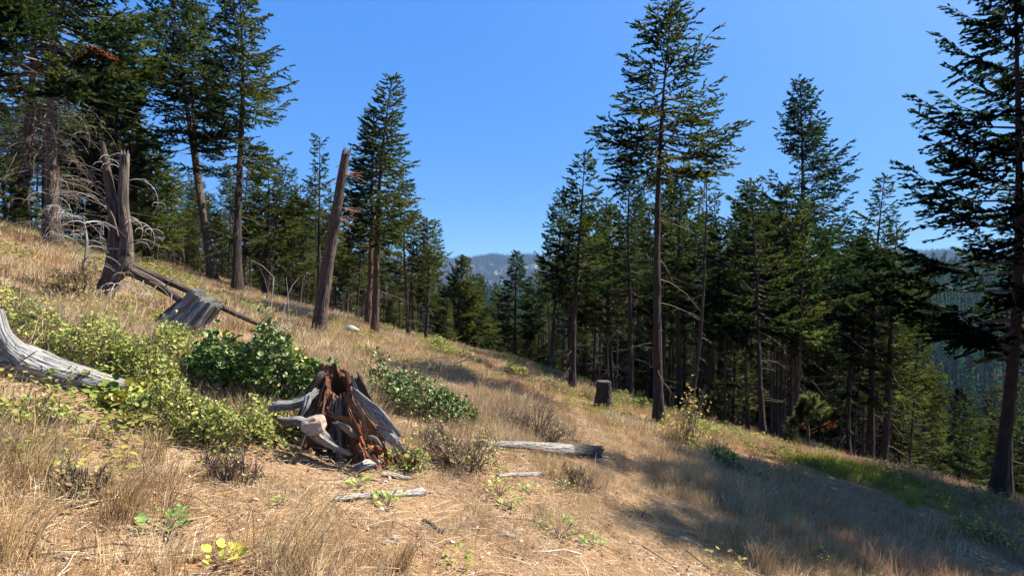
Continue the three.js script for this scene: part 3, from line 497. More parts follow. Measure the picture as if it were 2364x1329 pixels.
{ // curled dead branches all over the big fir's lower trunk, and its rust-coloured bough
  const fir = scene.getObjectByName('fir_tree'), o = fir.position, r = rng(29), inv = fir.quaternion.clone().invert();
  const loc = (p) => W(p, o).applyQuaternion(inv).divide(fir.scale);
  for (let i = 0; i < 74; i++) {
    const py = lerp(235, 560, r()), px = 122 + (r() - 0.5) * 14, az = r() < 0.7 ? (r() - 0.5) * 2.0 + 0.5 : r() * 6.28, g = new Geo();
    const q = curl(at(px, py, 16.2 - 0.15 * r()), az, 0.7 + 1.5 * r(), 0.7 + 1.7 * r(), 0.5 * r() - 0.1, r).map(loc); thin(g, q, 0.009, 0.003, 3);
    for (let k = 0; k < 5; k++) { const m = q[2 + Math.floor(r() * 8)]; thin(g, curl(m, r() * 6.28, 0.2 + 0.5 * r(), 2.4, 0.3, r).filter((_, j) => j % 2 === 0), 0.006, 0.002, 3); }
    part(fir, 'dead_branch', g.build(), r() < 0.35 ? M.limbGrey : M.twig);
  }
  const g = new Geo(), s = at(170, 150, 15.6), e = at(258, 138, 15.2);
  for (let i = 0; i < 900; i++) { const f = Math.pow(r(), 0.7), x = lerp(s.x, e.x, f) + (r() - 0.5) * 0.35 * (1.2 - f), y = lerp(s.y, e.y, f) + 0.28 * Math.sin(f * 3) + (r() - 0.5) * 0.4 * (1.15 - f), z = lerp(s.z, e.z, f) + (r() - 0.5) * 0.5; const a = loc(V(x, y, z)); let dx = 0.6 + r() - 0.5, dy = -0.3 + r() - 0.5, dz = r() - 0.5; const l = Math.hypot(dx, dy, dz), k = 0.8 + 0.5 * r(); blade(g, a.x, a.y, a.z, dx / l, dy / l, dz / l, 0.13, 0.02, r() * 3, [0.36 * k, 0.15 * k, 0.065 * k]); }
  part(fir, 'rust_bough', g.build(), M.rust).userData.label = 'bough of dead orange-brown needles';
}
{ // bleached dead sapling left of the twin trunk, and two bare stems of an old pair uphill
  const d = 8.6, b = foot(196, d), t = thing('dead_sapling', 'bleached crooked dead sapling stem left of the twin-topped trunk', 'dead tree', b), p = (x, y, q = 0) => W(at(x, y, d + q), b), r = rng(44);
  part(t, 'stem', gnarl([p(186, 725), p(190, 700), p(198, 660), p(193, 620), p(200, 560), p(192, 500)], [0.035, 0.03, 0.026, 0.02, 0.016, 0.006], { sides: 8, rough: 0.2, seed: 9 }).build(true), M.paleWood);
  for (let i = 0; i < 22; i++) { const y = lerp(690, 510, r()), g = new Geo(); thin(g, curl(p(196, y), r() * 6.28, 0.25 + 0.45 * r(), 1.4, 0.4, r), 0.007, 0.002, 3); part(t, 'branch', g.build(), r() < 0.5 ? M.limbGrey : M.twig); }
}
function log(name, label, cat, a, b, r0_, r1_, mat, o = {}) {
  const t = thing(name, label, cat, a.clone()), mid = (o.mid || [0.35, 0.7]).map((f, i) => W(a.clone().lerp(b, f), a).add(V(0, (o.sag ?? 0.02) * (i ? -1 : 1), 0)));
  part(t, o.part || 'log', gnarl([V(0, 0, 0), ...mid, W(b, a)], o.rad || [r0_, lerp(r0_, r1_, 0.35), lerp(r0_, r1_, 0.7), r1_], { sides: 14, steps: 7, rough: 0.1, fib: 0.07, ...o }).build(true), mat); return t;
}
{ // two dead poles propped on the twin trunk
  const r = rng(71);
  const t = log('fallen_pole', 'long dark dead pole sloping down right from the twin trunk, behind the grey stump', 'fallen trunk', at(300, 613, 9.7), at(668, 778, 10.1), 0.07, 0.035, M.bark, { seed: 12, uv: 0.5, fib: 0.04 });
  const o = t.position;
  for (const [x, y, az, L] of [[560, 728, -0.6, 0.5], [600, 745, 0.4, 0.55], [520, 705, 1.0, 0.6], [480, 690, 0.2, 0.5], [545, 720, 2.0, 0.6]]) { const g = new Geo(); thin(g, curl(W(at(x, y, 10.2), o), az, L, 2.6, 0.9, r), 0.009, 0.003, 3); part(t, 'branch', g.build(), M.twig); }
  const u = log('fallen_pole', 'shorter flaky dead pole under the long one, ending behind the grey stump', 'fallen trunk', at(292, 622, 9.5), at(470, 716, 9.4), 0.085, 0.06, M.barkGrey, { seed: 13, uv: 0.5, rough: 0.18 });
  for (const [x, y, az, L, up] of [[330, 648, 1.2, 0.6, -0.5], [360, 660, 1.6, 0.5, -0.7], [395, 678, 1.0, 0.45, -0.7], [345, 650, 0.5, 1.0, -0.2], [380, 662, 0.2, 0.5, 0.7]]) { const g = new Geo(); thin(g, curl(W(at(x, y, 9.3), u.position), az, L, 0.6, up, r), 0.012, 0.004, 4); part(u, 'branch', g.build(), M.twig); }
}
{ // dry arching twigs right of the long pole
  const b = foot(640, 10.6), t = thing('dead_branch', 'tangle of thin arching dead twigs at the lower end of the long pole', 'branch', b), r = rng(83);
  for (const [x0, y0, x1, y1, x2, y2] of [[605, 770, 622, 690, 600, 620], [640, 775, 660, 690, 690, 640], [625, 770, 600, 700, 560, 640], [680, 775, 655, 730, 610, 700], [690, 760, 700, 735, 720, 720], [618, 765, 632, 640, 580, 600], [650, 775, 668, 740, 660, 640]]) { const g = new Geo(); thin(g, [[x0, y0], [lerp(x0, x1, 0.6), lerp(y0, y1, 0.5)], [x1, y1], [lerp(x1, x2, 0.5), lerp(y1, y2, 0.65)], [x2, y2]].map(([x, y], i) => W(at(x, y, 10.7 + 0.1 * i), b)), 0.011, 0.003, 4); part(t, 'twig', g.build(), r() < 0.5 ? M.limbGrey : M.twig); }
}
{ // grey sawn stump, tilted
  const d = 8.3, a = at(395, 790, d), b = at(478, 690, d), t = thing('sawn_stump', 'weathered grey sawn stump tilted to the right with an orange streak', 'stump', a), r = rng(91);
  const tint = (s, an, x, y, z) => { const n = noise3(x * 5, y * 5, z * 5), o = Math.exp(-(((an - 1.15) / 0.16) ** 2)) * sstep(0.25, 0.6, s); const st = noise3(Math.cos(an) * 11, s * 1.2, Math.sin(an) * 11), k = (0.85 + 0.3 * n) * (st < -0.25 ? 0.35 : st > 0.3 ? 1.7 : 1.25); return [lerp(k, 0.95, o), lerp(k, 0.42, o), lerp(k * 0.98, 0.22, o)]; };
  part(t, 'bole', gnarl([V(0, 0, 0), W(b, a).multiplyScalar(0.4), W(b, a).multiplyScalar(0.75), W(b, a)], [0.36, 0.3, 0.245, 0.225], { sides: 60, steps: 9, rough: 0.12, fib: 0.05, seed: 21, freq: 2, jag: 0.07, tint, uv: 0.6 }).build(true), M.greyWood);
  const u = W(b, a).normalize(), side = V(-u.y, u.x, 0);
  for (const [s, f0, f1, q] of [[0.31, -0.05, 0.62, 0.06], [0.27, 0.1, 0.75, 0.16]]) { const p0 = u.clone().multiplyScalar(f0 * 0.75).addScaledVector(side, s).add(V(0, 0, q)), p1 = u.clone().multiplyScalar(f1 * 0.85).addScaledVector(side, s * 0.76).add(V(0, 0, q)); part(t, 'bark_slab', gnarl([p0, p0.clone().lerp(p1, 0.5), p1], [0.075, 0.085, 0.05], { sides: 9, rough: 0.25, fib: 0.15, flat: 0.5, seed: 3 + s * 9, jag: 0.06 }).build(true), M.darkWood); }
  void r;
}

// ---------------------------------------------------------------- dead wood lying
{ // big weathered log at the left edge, with the stub of a limb
  const a = at(-70, 812, 4.25), b = at(292, 896, 4.5);
  const t = log('weathered_log', 'thick silver-grey log lying at the left edge, half sunk in shrubs', 'log', a, b, 0.16, 0.075, M.greyWood, { seed: 31, rad: [0.125, 0.13, 0.115, 0.095, 0.06], mid: [0.3, 0.52, 0.76], sag: 0.015, steps: 10, sides: 26, fib: 0.045, rough: 0.12, uv: 0.4, jag: 0.06 });
  part(t, 'limb_stub', gnarl([W(at(60, 830, 4.3), a), W(at(28, 805, 4.27), a), W(at(4, 775, 4.22), a), W(at(-12, 715, 4.2), a)], [0.10, 0.075, 0.055, 0.042], { sides: 14, steps: 7, rough: 0.16, fib: 0.08, seed: 33, uv: 0.4 }).build(true), M.greyWood);
}
{ const a = hit(1118, 1036), b = hit(1384, 1052); a.y += 0.045; b.y += 0.05;
  log('weathered_log', 'grey weathered log lying across the slope, its right end dark, partly painted shadow', 'log', a, b, 0.05, 0.085, M.greyWood, { seed: 37, rad: [0.03, 0.055, 0.072, 0.08, 0.066], mid: [0.25, 0.5, 0.78], sag: 0.008, fib: 0.1, uv: 0.3, jag: 0.09, sides: 16, steps: 9, tint: (s, an, x, y, z) => { const k = lerp(1.05, 0.22, sstep(0.66, 0.76, s + 0.07 * noise3(x * 14, y * 14, z * 14))); return [k, k * 0.97, k * 0.93]; } }); }  // tint darkens the right end: its own dark wood plus painted-in shadow
const STICKS = [ // foot px of both ends, radii, material, label
  [1022, 1033, 1062, 1012, 0.028, 0.024, 'darkWood', 'short dark stub of wood pointing up right beside the rotten stump', 0.05],
  [1140, 1004, 1210, 1004, 0.016, 0.014, 'brownWood', 'reddish straight stick above the grey weathered log', 0.05],
  [1150, 1104, 1262, 1098, 0.02, 0.022, 'paleWood', 'bleached white stick below the grey weathered log', 0.02],
  [770, 1162, 975, 1143, 0.014, 0.034, 'paleWood', 'pale tan split branch lying in the near grass', 0.02],
  [978, 1212, 1020, 1234, 0.02, 0.014, 'darkWood', 'dark round stick sunk in the near straw', 0.015],
  [1150, 1238, 1185, 1242, 0.012, 0.016, 'paleWood', 'short pale broken stick in the middle of the near ground', 0.012],
  [885, 1100, 950, 1112, 0.02, 0.018, 'paleWood', 'flat grey wood chip below the rotten stump', 0.02],
  [880, 1262, 915, 1256, 0.01, 0.012, 'paleWood', 'small pale chip near the bottom of the picture', 0.01],
  [918, 1052, 985, 1046, 0.022, 0.02, 'brownWood', 'brown stick running right from the foot of the rotten stump', 0.03],
  [1390, 1058, 1420, 1062, 0.016, 0.014, 'paleWood', 'small pale stick at the dark end of the log', 0.015],
  [1455, 960, 1500, 972, 0.02, 0.016, 'paleWood', 'pale fallen branch beside the dark sawn stump', 0.03],
  [1985, 1078, 2045, 1068, 0.03, 0.02, 'paleWood', 'pale bent stick at the foot of the thick leaning trunk', 0.08],
  [1840, 1062, 1915, 1052, 0.05, 0.05, 'paleWood', 'grey stick lying under the young pine', 0.08],
];
STICKS.forEach(([x0, y0, x1, y1, ra, rb2, mat, label, up], i) => { const a = hit(x0, y0), b = hit(x1, y1); a.y += up * 0.7; b.y += up; log('stick', label, 'stick', a, b, ra, rb2, M[mat], { seed: 40 + i, fib: 0.12, rough: 0.18, uv: 0.2, sides: 9, steps: 4, sag: 0.006, jag: 0.03, part: 'wood' }); });
{ const a = hit(822, 1093), b = hit(876, 1080); a.y += 0.03; b.y += 0.05; const t = log('driftwood', 'twisted silver-white root piece lying below the rotten stump', 'wood piece', a, b, 0.04, 0.03, M.paleWood, { seed: 61, rough: 0.35, fib: 0.15, uv: 0.2, part: 'root' }); part(t, 'root', gnarl([V(0.05, 0.01, 0), V(0.1, 0.03, 0.03), V(0.17, 0.05, 0.04)], [0.03, 0.025, 0.012], { seed: 5, rough: 0.3 }).build(true), M.paleWood); }
{ const b = hit(815, 768), t = thing('wood_chunk', 'pale weathered chunk of wood right of the leaning snag', 'wood piece', b), d = -b.z, k = d / F; part(t, 'chunk', gnarl([V(-22 * k, 4 * k, 0), V(-4 * k, 8 * k, 0.05), V(14 * k, 3 * k, 0)], [6 * k, 9 * k, 4 * k], { seed: 71, rough: 0.35, fib: 0.1 }).build(true), M.paleWood); }
{ // dark fallen branches on the mid slope
  const b = hit(1010, 845), t = thing('fallen_branch', 'black forked dead branch lying on the slope below the gap', 'branch', b), d = -b.z;
  for (const q of [[[965, 842], [1000, 828], [1040, 822]], [[985, 838], [1020, 832], [1062, 838]], [[1005, 830], [1025, 845], [1060, 852]], [[1040, 845], [1070, 832], [1095, 828]]]) { const g = new Geo(); thin(g, q.map(([x, y], i) => W(at(x, y, d - 0.1 + i * 0.05), b)), 0.022, 0.008, 4); part(t, 'limb', g.build(), M.limb); }
}
function sawn(label, px, d, wpx, hpx, mat, seed) {                 // upright sawn stump with root flare
  const b = foot(px, d), k = d / F, t = thing('tree_stump', label, 'stump', b);
  part(t, 'bole', gnarl([V(0, -0.2, 0), V(0, hpx * k * 0.2, 0), V(0.01, hpx * k * 0.6, 0), V(0.015, hpx * k, 0)], [wpx * k * 0.8, wpx * k * 0.58, wpx * k * 0.48, wpx * k * 0.46], { sides: 22, steps: 6, rough: 0.08, fib: 0.08, seed, uv: 0.4 }).build(true), M.barkDark);
  part(t, 'cut_face', gnarl([V(0.015, hpx * k - 0.02, 0), V(0.015, hpx * k + 0.012, 0)], [wpx * k * 0.42, wpx * k * 0.41], { sides: 22, steps: 1, rough: 0.06, seed }).build(true), mat);
}
sawn('dark upright sawn stump at the edge of the right-hand stand', 1393, 14.1, 36, 62, M.darkWood, 5);  // cut face given dark wood so its colour carries the shade on it
sawn('tiny pale-topped stump below the pointed leaning fir', 1306, 19.5, 11, 22, M.greyWood, 6);

// ---------------------------------------------------------------- the rotten stump
{
  const b = hit(800, 1038), d = -b.z, k = d / F, t = thing('rotten_stump', 'rotten red-brown tree stump with grey splayed roots in the middle of the slope', 'stump', b);
  const p = (x, y, q = 0) => W(at(x, y, d - q), b);
  const rr = rng(313), NA = 120, NT = 30;
  const rot = (x, y, z) => { const n = fbm(x * 11, y * 5, z * 11, 4), m = noise3(x * 37, y * 22, z * 37); const u = clamp(0.45 + n * 1.2 + m * 0.4, 0, 1), g = sstep(0.3, 0.6, noise3(x * 6 + 4, y * 3, z * 6)); return [lerp(lerp(0.07, 0.40, u), 0.34, g * 0.6), lerp(lerp(0.03, 0.135, u), 0.29, g * 0.6), lerp(lerp(0.022, 0.05, u), 0.24, g * 0.6)]; };
  const front = (a) => Math.exp(-((((((a - 1.55 + Math.PI) % 6.2832) + 6.2832) % 6.2832 - Math.PI) / 0.95) ** 2));   // the broken-out side towards the viewer
  const topOf = (ca, sa, a) => ((186 + 22 * noise3(ca * 2 + 3, 1, sa * 2) + 13 * noise3(ca * 11, 4, sa * 11) + 8 * noise3(ca * 30, 6, sa * 30)) * (1 - 0.36 * front(a)) - 30 * Math.max(0, ca) * (1 - front(a))) * k;
  const wall = (a, s, inner) => {
    const ca = Math.cos(a), sa = Math.sin(a), flare = Math.pow(Math.max(0, 1 - s), 1.05);
    let Rr = (38 + flare * (80 + 22 * Math.pow(Math.max(0, Math.cos(a + 0.4)), 5) + 40 * Math.pow(Math.max(0, Math.cos(a - 2.9)), 3) + 14 * Math.cos(a * 5 + 1))) * k;
    Rr *= 1 + 0.16 * noise3(ca * 6, s * 3, sa * 6) + 0.12 * noise3(ca * 15, s * 6, sa * 15) + 0.09 * noise3(ca * 33, s * 13, sa * 33);
    if (inner) Rr *= 0.62 + 0.1 * noise3(ca * 9, s * 5 + 9, sa * 9);
    const y = -0.1 + s * (topOf(ca, sa, a) + 0.1);
    return V((-4 - 14 * s * (0.6 + 0.4 * y / (200 * k))) * k + ca * Rr, y, sa * Rr * 0.75 + 0.012 * noise3(ca * 40, s * 20, sa * 40));
  };
  const core = new Geo();
  for (let i = 0; i <= NT * 2; i++) for (let j = 0; j <= NA; j++) { const a = (j % NA) / NA * Math.PI * 2, v = i <= NT ? wall(a, i / NT, false) : wall(a, Math.max(0.06, 2 - i / NT), true), c = rot(v.x, v.y, v.z); core.v(v.x, v.y, v.z, 0, 1, 0, c[0], c[1], c[2], j / NA * 3, v.y * 1.2); }
  for (let i = 0; i < NT * 2; i++) for (let j = 0; j < NA; j++) { const a = i * (NA + 1) + j, q = a + 1, c = a + NA + 1, e = c + 1; core.tri(a, c, q); core.tri(q, c, e); }
  const flat = core.build().toNonIndexed(); flat.computeVertexNormals();
  part(t, 'rotten_core', flat, M.rot).userData.label = 'crumbling red-brown rotten heartwood';
  for (let i = 0; i < 74; i++) {                                   // loose fibrous splinters standing along the wall
    const a = rr() * 6.283, s0 = 0.15 + 0.5 * rr(), s1 = Math.min(1.0, s0 + 0.25 + 0.4 * rr()), off = 1.0 + 0.06 * rr(), w0 = wall(a, s0, false), w1 = wall(a + (rr() - 0.5) * 0.25, s1, false), wd = 0.008 + 0.014 * rr(), kind = rr();
    for (const w of [w0, w1]) { w.x *= off; w.z = w.z * off + 0.01; }
    const c = kind < 0.5 ? [0.8, 0.42, 0.25] : kind < 0.75 ? [0.45, 0.3, 0.25] : [1.3, 1.25, 1.2], v = 0.6 + 0.7 * rr();
    part(t, 'splinter', gnarl([w0, w0.clone().lerp(w1, 0.5).add(V(0, 0, 0.012 * rr())), w1], [wd * 0.6, wd, wd * 0.3], { sides: 6, steps: 4, rough: 0.4, fib: 0.2, flat: 0.5, seed: i, jag: 0.03, uv: 0.2, tint: () => [c[0] * v, c[1] * v, c[2] * v] }).build(true), M.brownWood);
  }
  const crumb = new Geo();
  for (let i = 0; i < 420; i++) {                                  // cubes of crumbled rot in the hollow and round the foot
    const a = 1.55 + (rr() - 0.5) * 2.6, f = 0.2 + 0.95 * Math.sqrt(rr()), R0 = wall(a, 0.1, false), s = 0.006 + 0.022 * rr() * rr(), x = R0.x * f, z = R0.z * f, y = Math.max(0, 0.16 * (1 - f)) + ground(b.x + x, b.z + z) - b.y, c = rot(x * 3 + i, y, z), q = 0.8 + 0.6 * rr(), yaw = rr() * 3, cy = Math.cos(yaw) * s, sy = Math.sin(yaw) * s, t2 = (rr() - 0.5) * s;
    const B = [[-1, -1], [1, -1], [1, 1], [-1, 1]].map(([m, n]) => [m * cy - n * sy * 1.4, m * sy + n * cy * 1.4]), lo = B.map(([m, n]) => crumb.v(x + m, y - s * 0.5, z + n, 0, 1, 0, c[0] * q, c[1] * q, c[2] * q)), hi = B.map(([m, n], w) => crumb.v(x + m * 0.8, y + s * 0.9 + (w < 2 ? t2 : -t2), z + n * 0.8, 0, 1, 0, c[0] * q, c[1] * q, c[2] * q));
    for (let w = 0; w < 4; w++) { const n = (w + 1) % 4; crumb.tri(lo[w], hi[w], lo[n]); crumb.tri(lo[n], hi[w], hi[n]); } crumb.tri(hi[0], hi[2], hi[1]); crumb.tri(hi[0], hi[3], hi[2]);
  }
  const cf = crumb.build().toNonIndexed(); cf.computeVertexNormals(); part(t, 'crumbled_wood', cf, M.rot).userData.kind = 'stuff';
  const shard = (pts, rad, mat, o = {}) => part(t, 'root', gnarl(pts, rad.map((x) => x * 0.8), { sides: 22, steps: 12, rough: 0.3, fib: 0.2, uv: 0.16, jag: 0.04, freq: 6, ...o }).build(true), M[mat]);
  const slab = (pts, rad, mat, o = {}) => part(t, 'wood_slab', gnarl(pts, rad, { sides: 18, steps: 10, rough: 0.2, fib: 0.2, flat: 0.35, uv: 0.16, jag: 0.09, freq: 5, ...o }).build(true), M[mat]);
  // roots, left to right
  shard([p(728, 905, 0.12), p(706, 922, 0.2), p(672, 934, 0.26), p(640, 938, 0.3), p(618, 952, 0.32)], [0.05, 0.055, 0.045, 0.05, 0.02], 'greyWood', { seed: 3 });
  shard([p(712, 920, 0.28), p(706, 940, 0.32), p(697, 958, 0.34)], [0.035, 0.03, 0.014], 'greyWood', { seed: 4 });
  shard([p(634, 962, 0.3), p(655, 970, 0.36), p(690, 972, 0.4), p(715, 985, 0.42)], [0.014, 0.03, 0.042, 0.05], 'greyWood', { seed: 5, rough: 0.3 });
  shard([p(712, 990, 0.44), p(735, 1010, 0.5), p(765, 1028, 0.5), p(806, 1048, 0.46)], [0.055, 0.05, 0.036, 0.02], 'paleWood', { seed: 6, rough: 0.16, flat: 0.6 });
  shard([p(738, 992, 0.4), p(752, 1006, 0.44), p(766, 1022, 0.44)], [0.03, 0.035, 0.02], 'greyWood', { seed: 16 });
  shard([p(868, 985, 0.3), p(896, 1005, 0.36), p(915, 1022, 0.38), p(932, 1042, 0.36)], [0.03, 0.055, 0.045, 0.016], 'paleWood', { seed: 7, rough: 0.2, flat: 0.6 });
  shard([p(840, 1008, 0.4), p(866, 1012, 0.44), p(880, 1030, 0.42)], [0.015, 0.022, 0.012], 'greyWood', { seed: 8, rough: 0.2, flat: 0.6 });
  shard([p(775, 975, 0.38), p(800, 988, 0.42), p(818, 1004, 0.4)], [0.02, 0.03, 0.025], 'brownWood', { seed: 9 });
  // slabs of the right wall
  slab([p(818, 905, 0.3), p(850, 938, 0.34), p(884, 972, 0.36), p(910, 1004, 0.36)], [0.028, 0.048, 0.06, 0.05], 'greyWood', { seed: 11 });
  slab([p(828, 876, 0.08), p(838, 896, 0.13), p(852, 925, 0.18), p(882, 965, 0.2), p(900, 1000, 0.2)], [0.04, 0.035, 0.04, 0.035, 0.015], 'darkWood', { seed: 12 });
  slab([p(812, 872, 0.2), p(817, 885, 0.24), p(824, 902, 0.26), p(836, 915, 0.26)], [0.018, 0.024, 0.022, 0.012], 'greyWood', { seed: 13 });
  slab([p(822, 925, 0.36), p(838, 960, 0.42), p(846, 1002, 0.42)], [0.012, 0.022, 0.012], 'brownWood', { seed: 14 });
  slab([p(805, 925, 0.28), p(840, 962, 0.32), p(868, 1000, 0.32)], [0.03, 0.04, 0.03], 'brownWood', { seed: 15, tint: () => [1.0, 0.62, 0.4] });
  slab([p(770, 960, 0.34), p(795, 972, 0.36), p(825, 1002, 0.36)], [0.02, 0.045, 0.03], 'brownWood', { seed: 17, tint: () => [1.1, 0.5, 0.26] });
  slab([p(748, 862, 0.1), p(738, 866, 0.16), p(712, 904, 0.2)], [0.02, 0.03, 0.02], 'darkWood', { seed: 18 });
  slab([p(790, 856, 0.16), p(798, 862, 0.2), p(806, 905, 0.24)], [0.014, 0.02, 0.014], 'brownWood', { seed: 19, tint: () => [0.8, 0.5, 0.36] });
}
function stone(name, label, p, rx, ry, rz, seed, tint, into) {
  const g = new THREE.IcosahedronGeometry(1, 4), a = g.attributes.position, c = new Float32Array(a.count * 3);
  for (let i = 0; i < a.count; i++) {
    let x = a.getX(i), y = a.getY(i), z = a.getZ(i);
    const q = 1 + 0.42 * noise3(x * 1.3 + seed, y * 1.3, z * 1.3) + 0.10 * noise3(x * 4, y * 4 + seed, z * 4) + 0.035 * noise3(x * 13, y * 13 + seed, z * 13), m = 0.85 + 0.35 * fbm(x * 6, y * 6 + seed, z * 6, 3);
    a.setXYZ(i, x * q * rx, y * q * ry, z * q * rz); c[i * 3] = tint[0] * m; c[i * 3 + 1] = tint[1] * m; c[i * 3 + 2] = tint[2] * m;
  }
  g.setAttribute('color', new THREE.BufferAttribute(c, 3)); g.computeVertexNormals();
  if (into) return g;
  const m = new THREE.Mesh(g, M.rock); m.name = numbered(name); m.position.copy(p); m.castShadow = m.receiveShadow = true; scene.add(m); return tag(m, label, 'rock');
}
{ const b = hit(800, 1038), d = -b.z; stone('rock', 'pinkish tan rock lodged among the grey roots of the rotten stump', at(728, 982, d - 0.5), 0.1, 0.062, 0.08, 3.3, [0.36, 0.27, 0.205]).rotation.z = 0.25; }

// ---------------------------------------------------------------- shrubs and leafy plants
function leafGeo(shape) {                                          // unit leaf along +z with a folded midrib: oval, round or pointed
  const g = new Geo(), w = shape === 'round' ? 0.46 : shape === 'oval' ? 0.34 : 0.24, n = 4;
  const prof = shape === 'round' ? [0, 0.8, 1, 0.82, 0.12] : shape === 'oval' ? [0, 0.78, 1, 0.72, 0.02] : [0, 0.8, 0.95, 0.5, 0];
  const L = [], C = [], R = [];
  for (let i = 0; i <= n; i++) { const z = i / n, y = 0.16 * z * z * -1 + 0.1 * z; C.push(g.v(0, y - 0.05 * prof[i], z, 0, 1, 0)); L.push(g.v(-w * prof[i], y + 0.05, z, 0, 1, 0)); R.push(g.v(w * prof[i], y + 0.05, z, 0, 1, 0)); }
  for (let i = 0; i < n; i++) { g.tri(C[i], L[i + 1], L[i]); g.tri(C[i], C[i + 1], L[i + 1]); g.tri(C[i], R[i], R[i + 1]); g.tri(C[i], R[i + 1], C[i + 1]); }
  return g;
}
const LEAF = { round: leafGeo('round'), oval: leafGeo('oval'), pointed: leafGeo('pointed') };
function addLeaf(g, src, m, c) {                                   // stamp a leaf with colour into a merged geometry
  const p = V(0, 0, 0), base = g.count;
  for (let i = 0; i < src.count; i++) { p.set(src.p[i * 3], src.p[i * 3 + 1], src.p[i * 3 + 2]).applyMatrix4(m); g.v(p.x, p.y, p.z, 0, 1, 0, c[0], c[1], c[2]); }
  for (let i = 0; i < src.i.length; i++) g.i.push(src.i[i] + base);
}
const leafOne = { }; // shared geometry for leaves that are parts
function tinted(shape, c) { const key = shape + c.join(); if (!leafOne[key]) { const g = new Geo(); addLeaf(g, LEAF[shape], new THREE.Matrix4(), c); leafOne[key] = g.build(true); } return leafOne[key]; }
const AIM = V(0, 0, 1), ONE = V(1, 1, 1);
function leafMatrix(p, dx, dy, dz, len, roll, r) { const q = new THREE.Quaternion().setFromRotationMatrix(new THREE.Matrix4().lookAt(V(dx, dy, dz), V(0, 0, 0), V(0.02, 1, 0.03))); q.multiply(new THREE.Quaternion().setFromAxisAngle(AIM, roll)); return new THREE.Matrix4().compose(p, q, V(len * (0.85 + 0.3 * r()), len, len)); }
// a shrub round an ellipsoid dome on the ground; singles = how many leaves are parts of their own
function shrub(name, label, cat, o) {
  const { p, rx, rz, h, n, len, shape = 'oval', pal, mat = M.leaf, singles = 0, seed = 1, stems = 26, group, open = 0.25, lump = 0.55, yellow = null, stemMat = M.twig } = o;
  const r = rng(seed), t = thing(name, label, cat, p, group), st = new Geo(), fo = new Geo();
  const gy = (x, z) => ground(p.x + x, p.z + z) - p.y, tips = [];
  const lobes = []; for (let i = 0; i < 9; i++) { const a = r() * 6.28, f = Math.sqrt(r()) * 0.75; lobes.push([Math.cos(a) * f * rx, Math.sin(a) * f * rz, 0.55 + 0.6 * r(), 0.35 + 0.4 * r()]); }
  const heightAt = (x, z) => { let m = 0; for (const [lx, lz, lh, lr] of lobes) { const q = ((x - lx) / (rx * lr)) ** 2 + ((z - lz) / (rz * lr)) ** 2; m = Math.max(m, lh * Math.sqrt(Math.max(0, 1 - q))); } return m * h * ((0.8 + 0.2 * (0.55 - lump)) + lump * noise3(x * 4.5 / h * 0.5 + seed, 5, z * 4.5 / h * 0.5)); };
  for (let i = 0; i < stems; i++) {
    const [lx, lz] = lobes[i % lobes.length], x0 = lx * 0.5 + (r() - 0.5) * 0.2 * rx, z0 = lz * 0.5 + (r() - 0.5) * 0.2 * rz, x1 = lx + (r() - 0.5) * rx * 0.8, z1 = lz + (r() - 0.5) * rz * 0.8, y1 = gy(x1, z1) + Math.max(0.1, heightAt(x1, z1)) * (0.75 + 0.3 * r());
    const a = V(x0, gy(x0, z0) - 0.03, z0), e = V(x1, y1, z1), m = a.clone().lerp(e, 0.5).add(V(0, 0.12 * h, 0)); thin(st, [a, m, e], 0.007, 0.002, 3); tips.push(e);
    for (let w = 0; w < 3; w++) { const b0 = m.clone().lerp(e, r()), b1 = b0.clone().add(V((r() - 0.5) * 0.3 * rx, (0.05 + 0.25 * r()) * h, (r() - 0.5) * 0.3 * rx)); thin(st, [b0, b1], 0.004, 0.0015, 3); }
  }
  part(t, 'stems', st.build(), stemMat);
  let made = 0, tries = 0, single = 0;
  while (made < n && tries++ < n * 6) {
    const a = r() * 6.283, f = Math.sqrt(r()) * 1.05, x = Math.cos(a) * f * rx, z = Math.sin(a) * f * rz, H = heightAt(x, z); if (H < 0.03) continue;
    if (noise3(x * 5 + seed, 3, z * 5) < -1 + open * 1.6 && r() < 0.6) continue;
    const q = Math.pow(r(), 0.45) * (r() < 0.14 ? 1 + 0.35 * r() : 1), y = gy(x, z) + H * q, k = 2 + Math.floor(r() * 3), surf = q > 0.72;
    const lit = noise3(x * 3 + seed, y * 3, z * 3), usey = yellow && lit + r() * 0.5 > 0.72;  // patchy noise picking which leaves have turned yellow, unrelated to the sun
    for (let w = 0; w < k; w++, made++) {
      const aa = r() * 6.283, e = 0.15 + r() * 1.0, dx = Math.cos(aa) * Math.cos(e), dy = Math.sin(e), dz = Math.sin(aa) * Math.cos(e), P = V(x + dx * len * 0.25, y + (r() - 0.5) * len, z + dz * len * 0.25), C = usey ? yellow[Math.floor(r() * yellow.length)] : pal[Math.floor(r() * pal.length)];
      const mm = leafMatrix(P, dx, dy, dz, len * (0.45 + 0.8 * r()), (r() - 0.5) * 1.2, r);
      if (surf && single < singles && (z > -rz * 0.2 || q > 0.85)) { single++; const m = part(t, 'leaf', tinted(shape, C), mat); m.applyMatrix4(mm); }
      else { const v = 0.8 + 0.4 * r(); addLeaf(fo, LEAF[shape], mm, [C[0] * v, C[1] * v, C[2] * v]); }
    }
  }
  if (fo.count) { const f = part(t, 'foliage', fo.build(true), mat); f.userData.kind = 'stuff'; }
  return t;
}
const SNOW = [[0.22, 0.27, 0.055], [0.30, 0.33, 0.075], [0.36, 0.37, 0.10], [0.16, 0.22, 0.05], [0.42, 0.40, 0.10]], SNOWY = [[0.52, 0.46, 0.10], [0.48, 0.44, 0.14]];
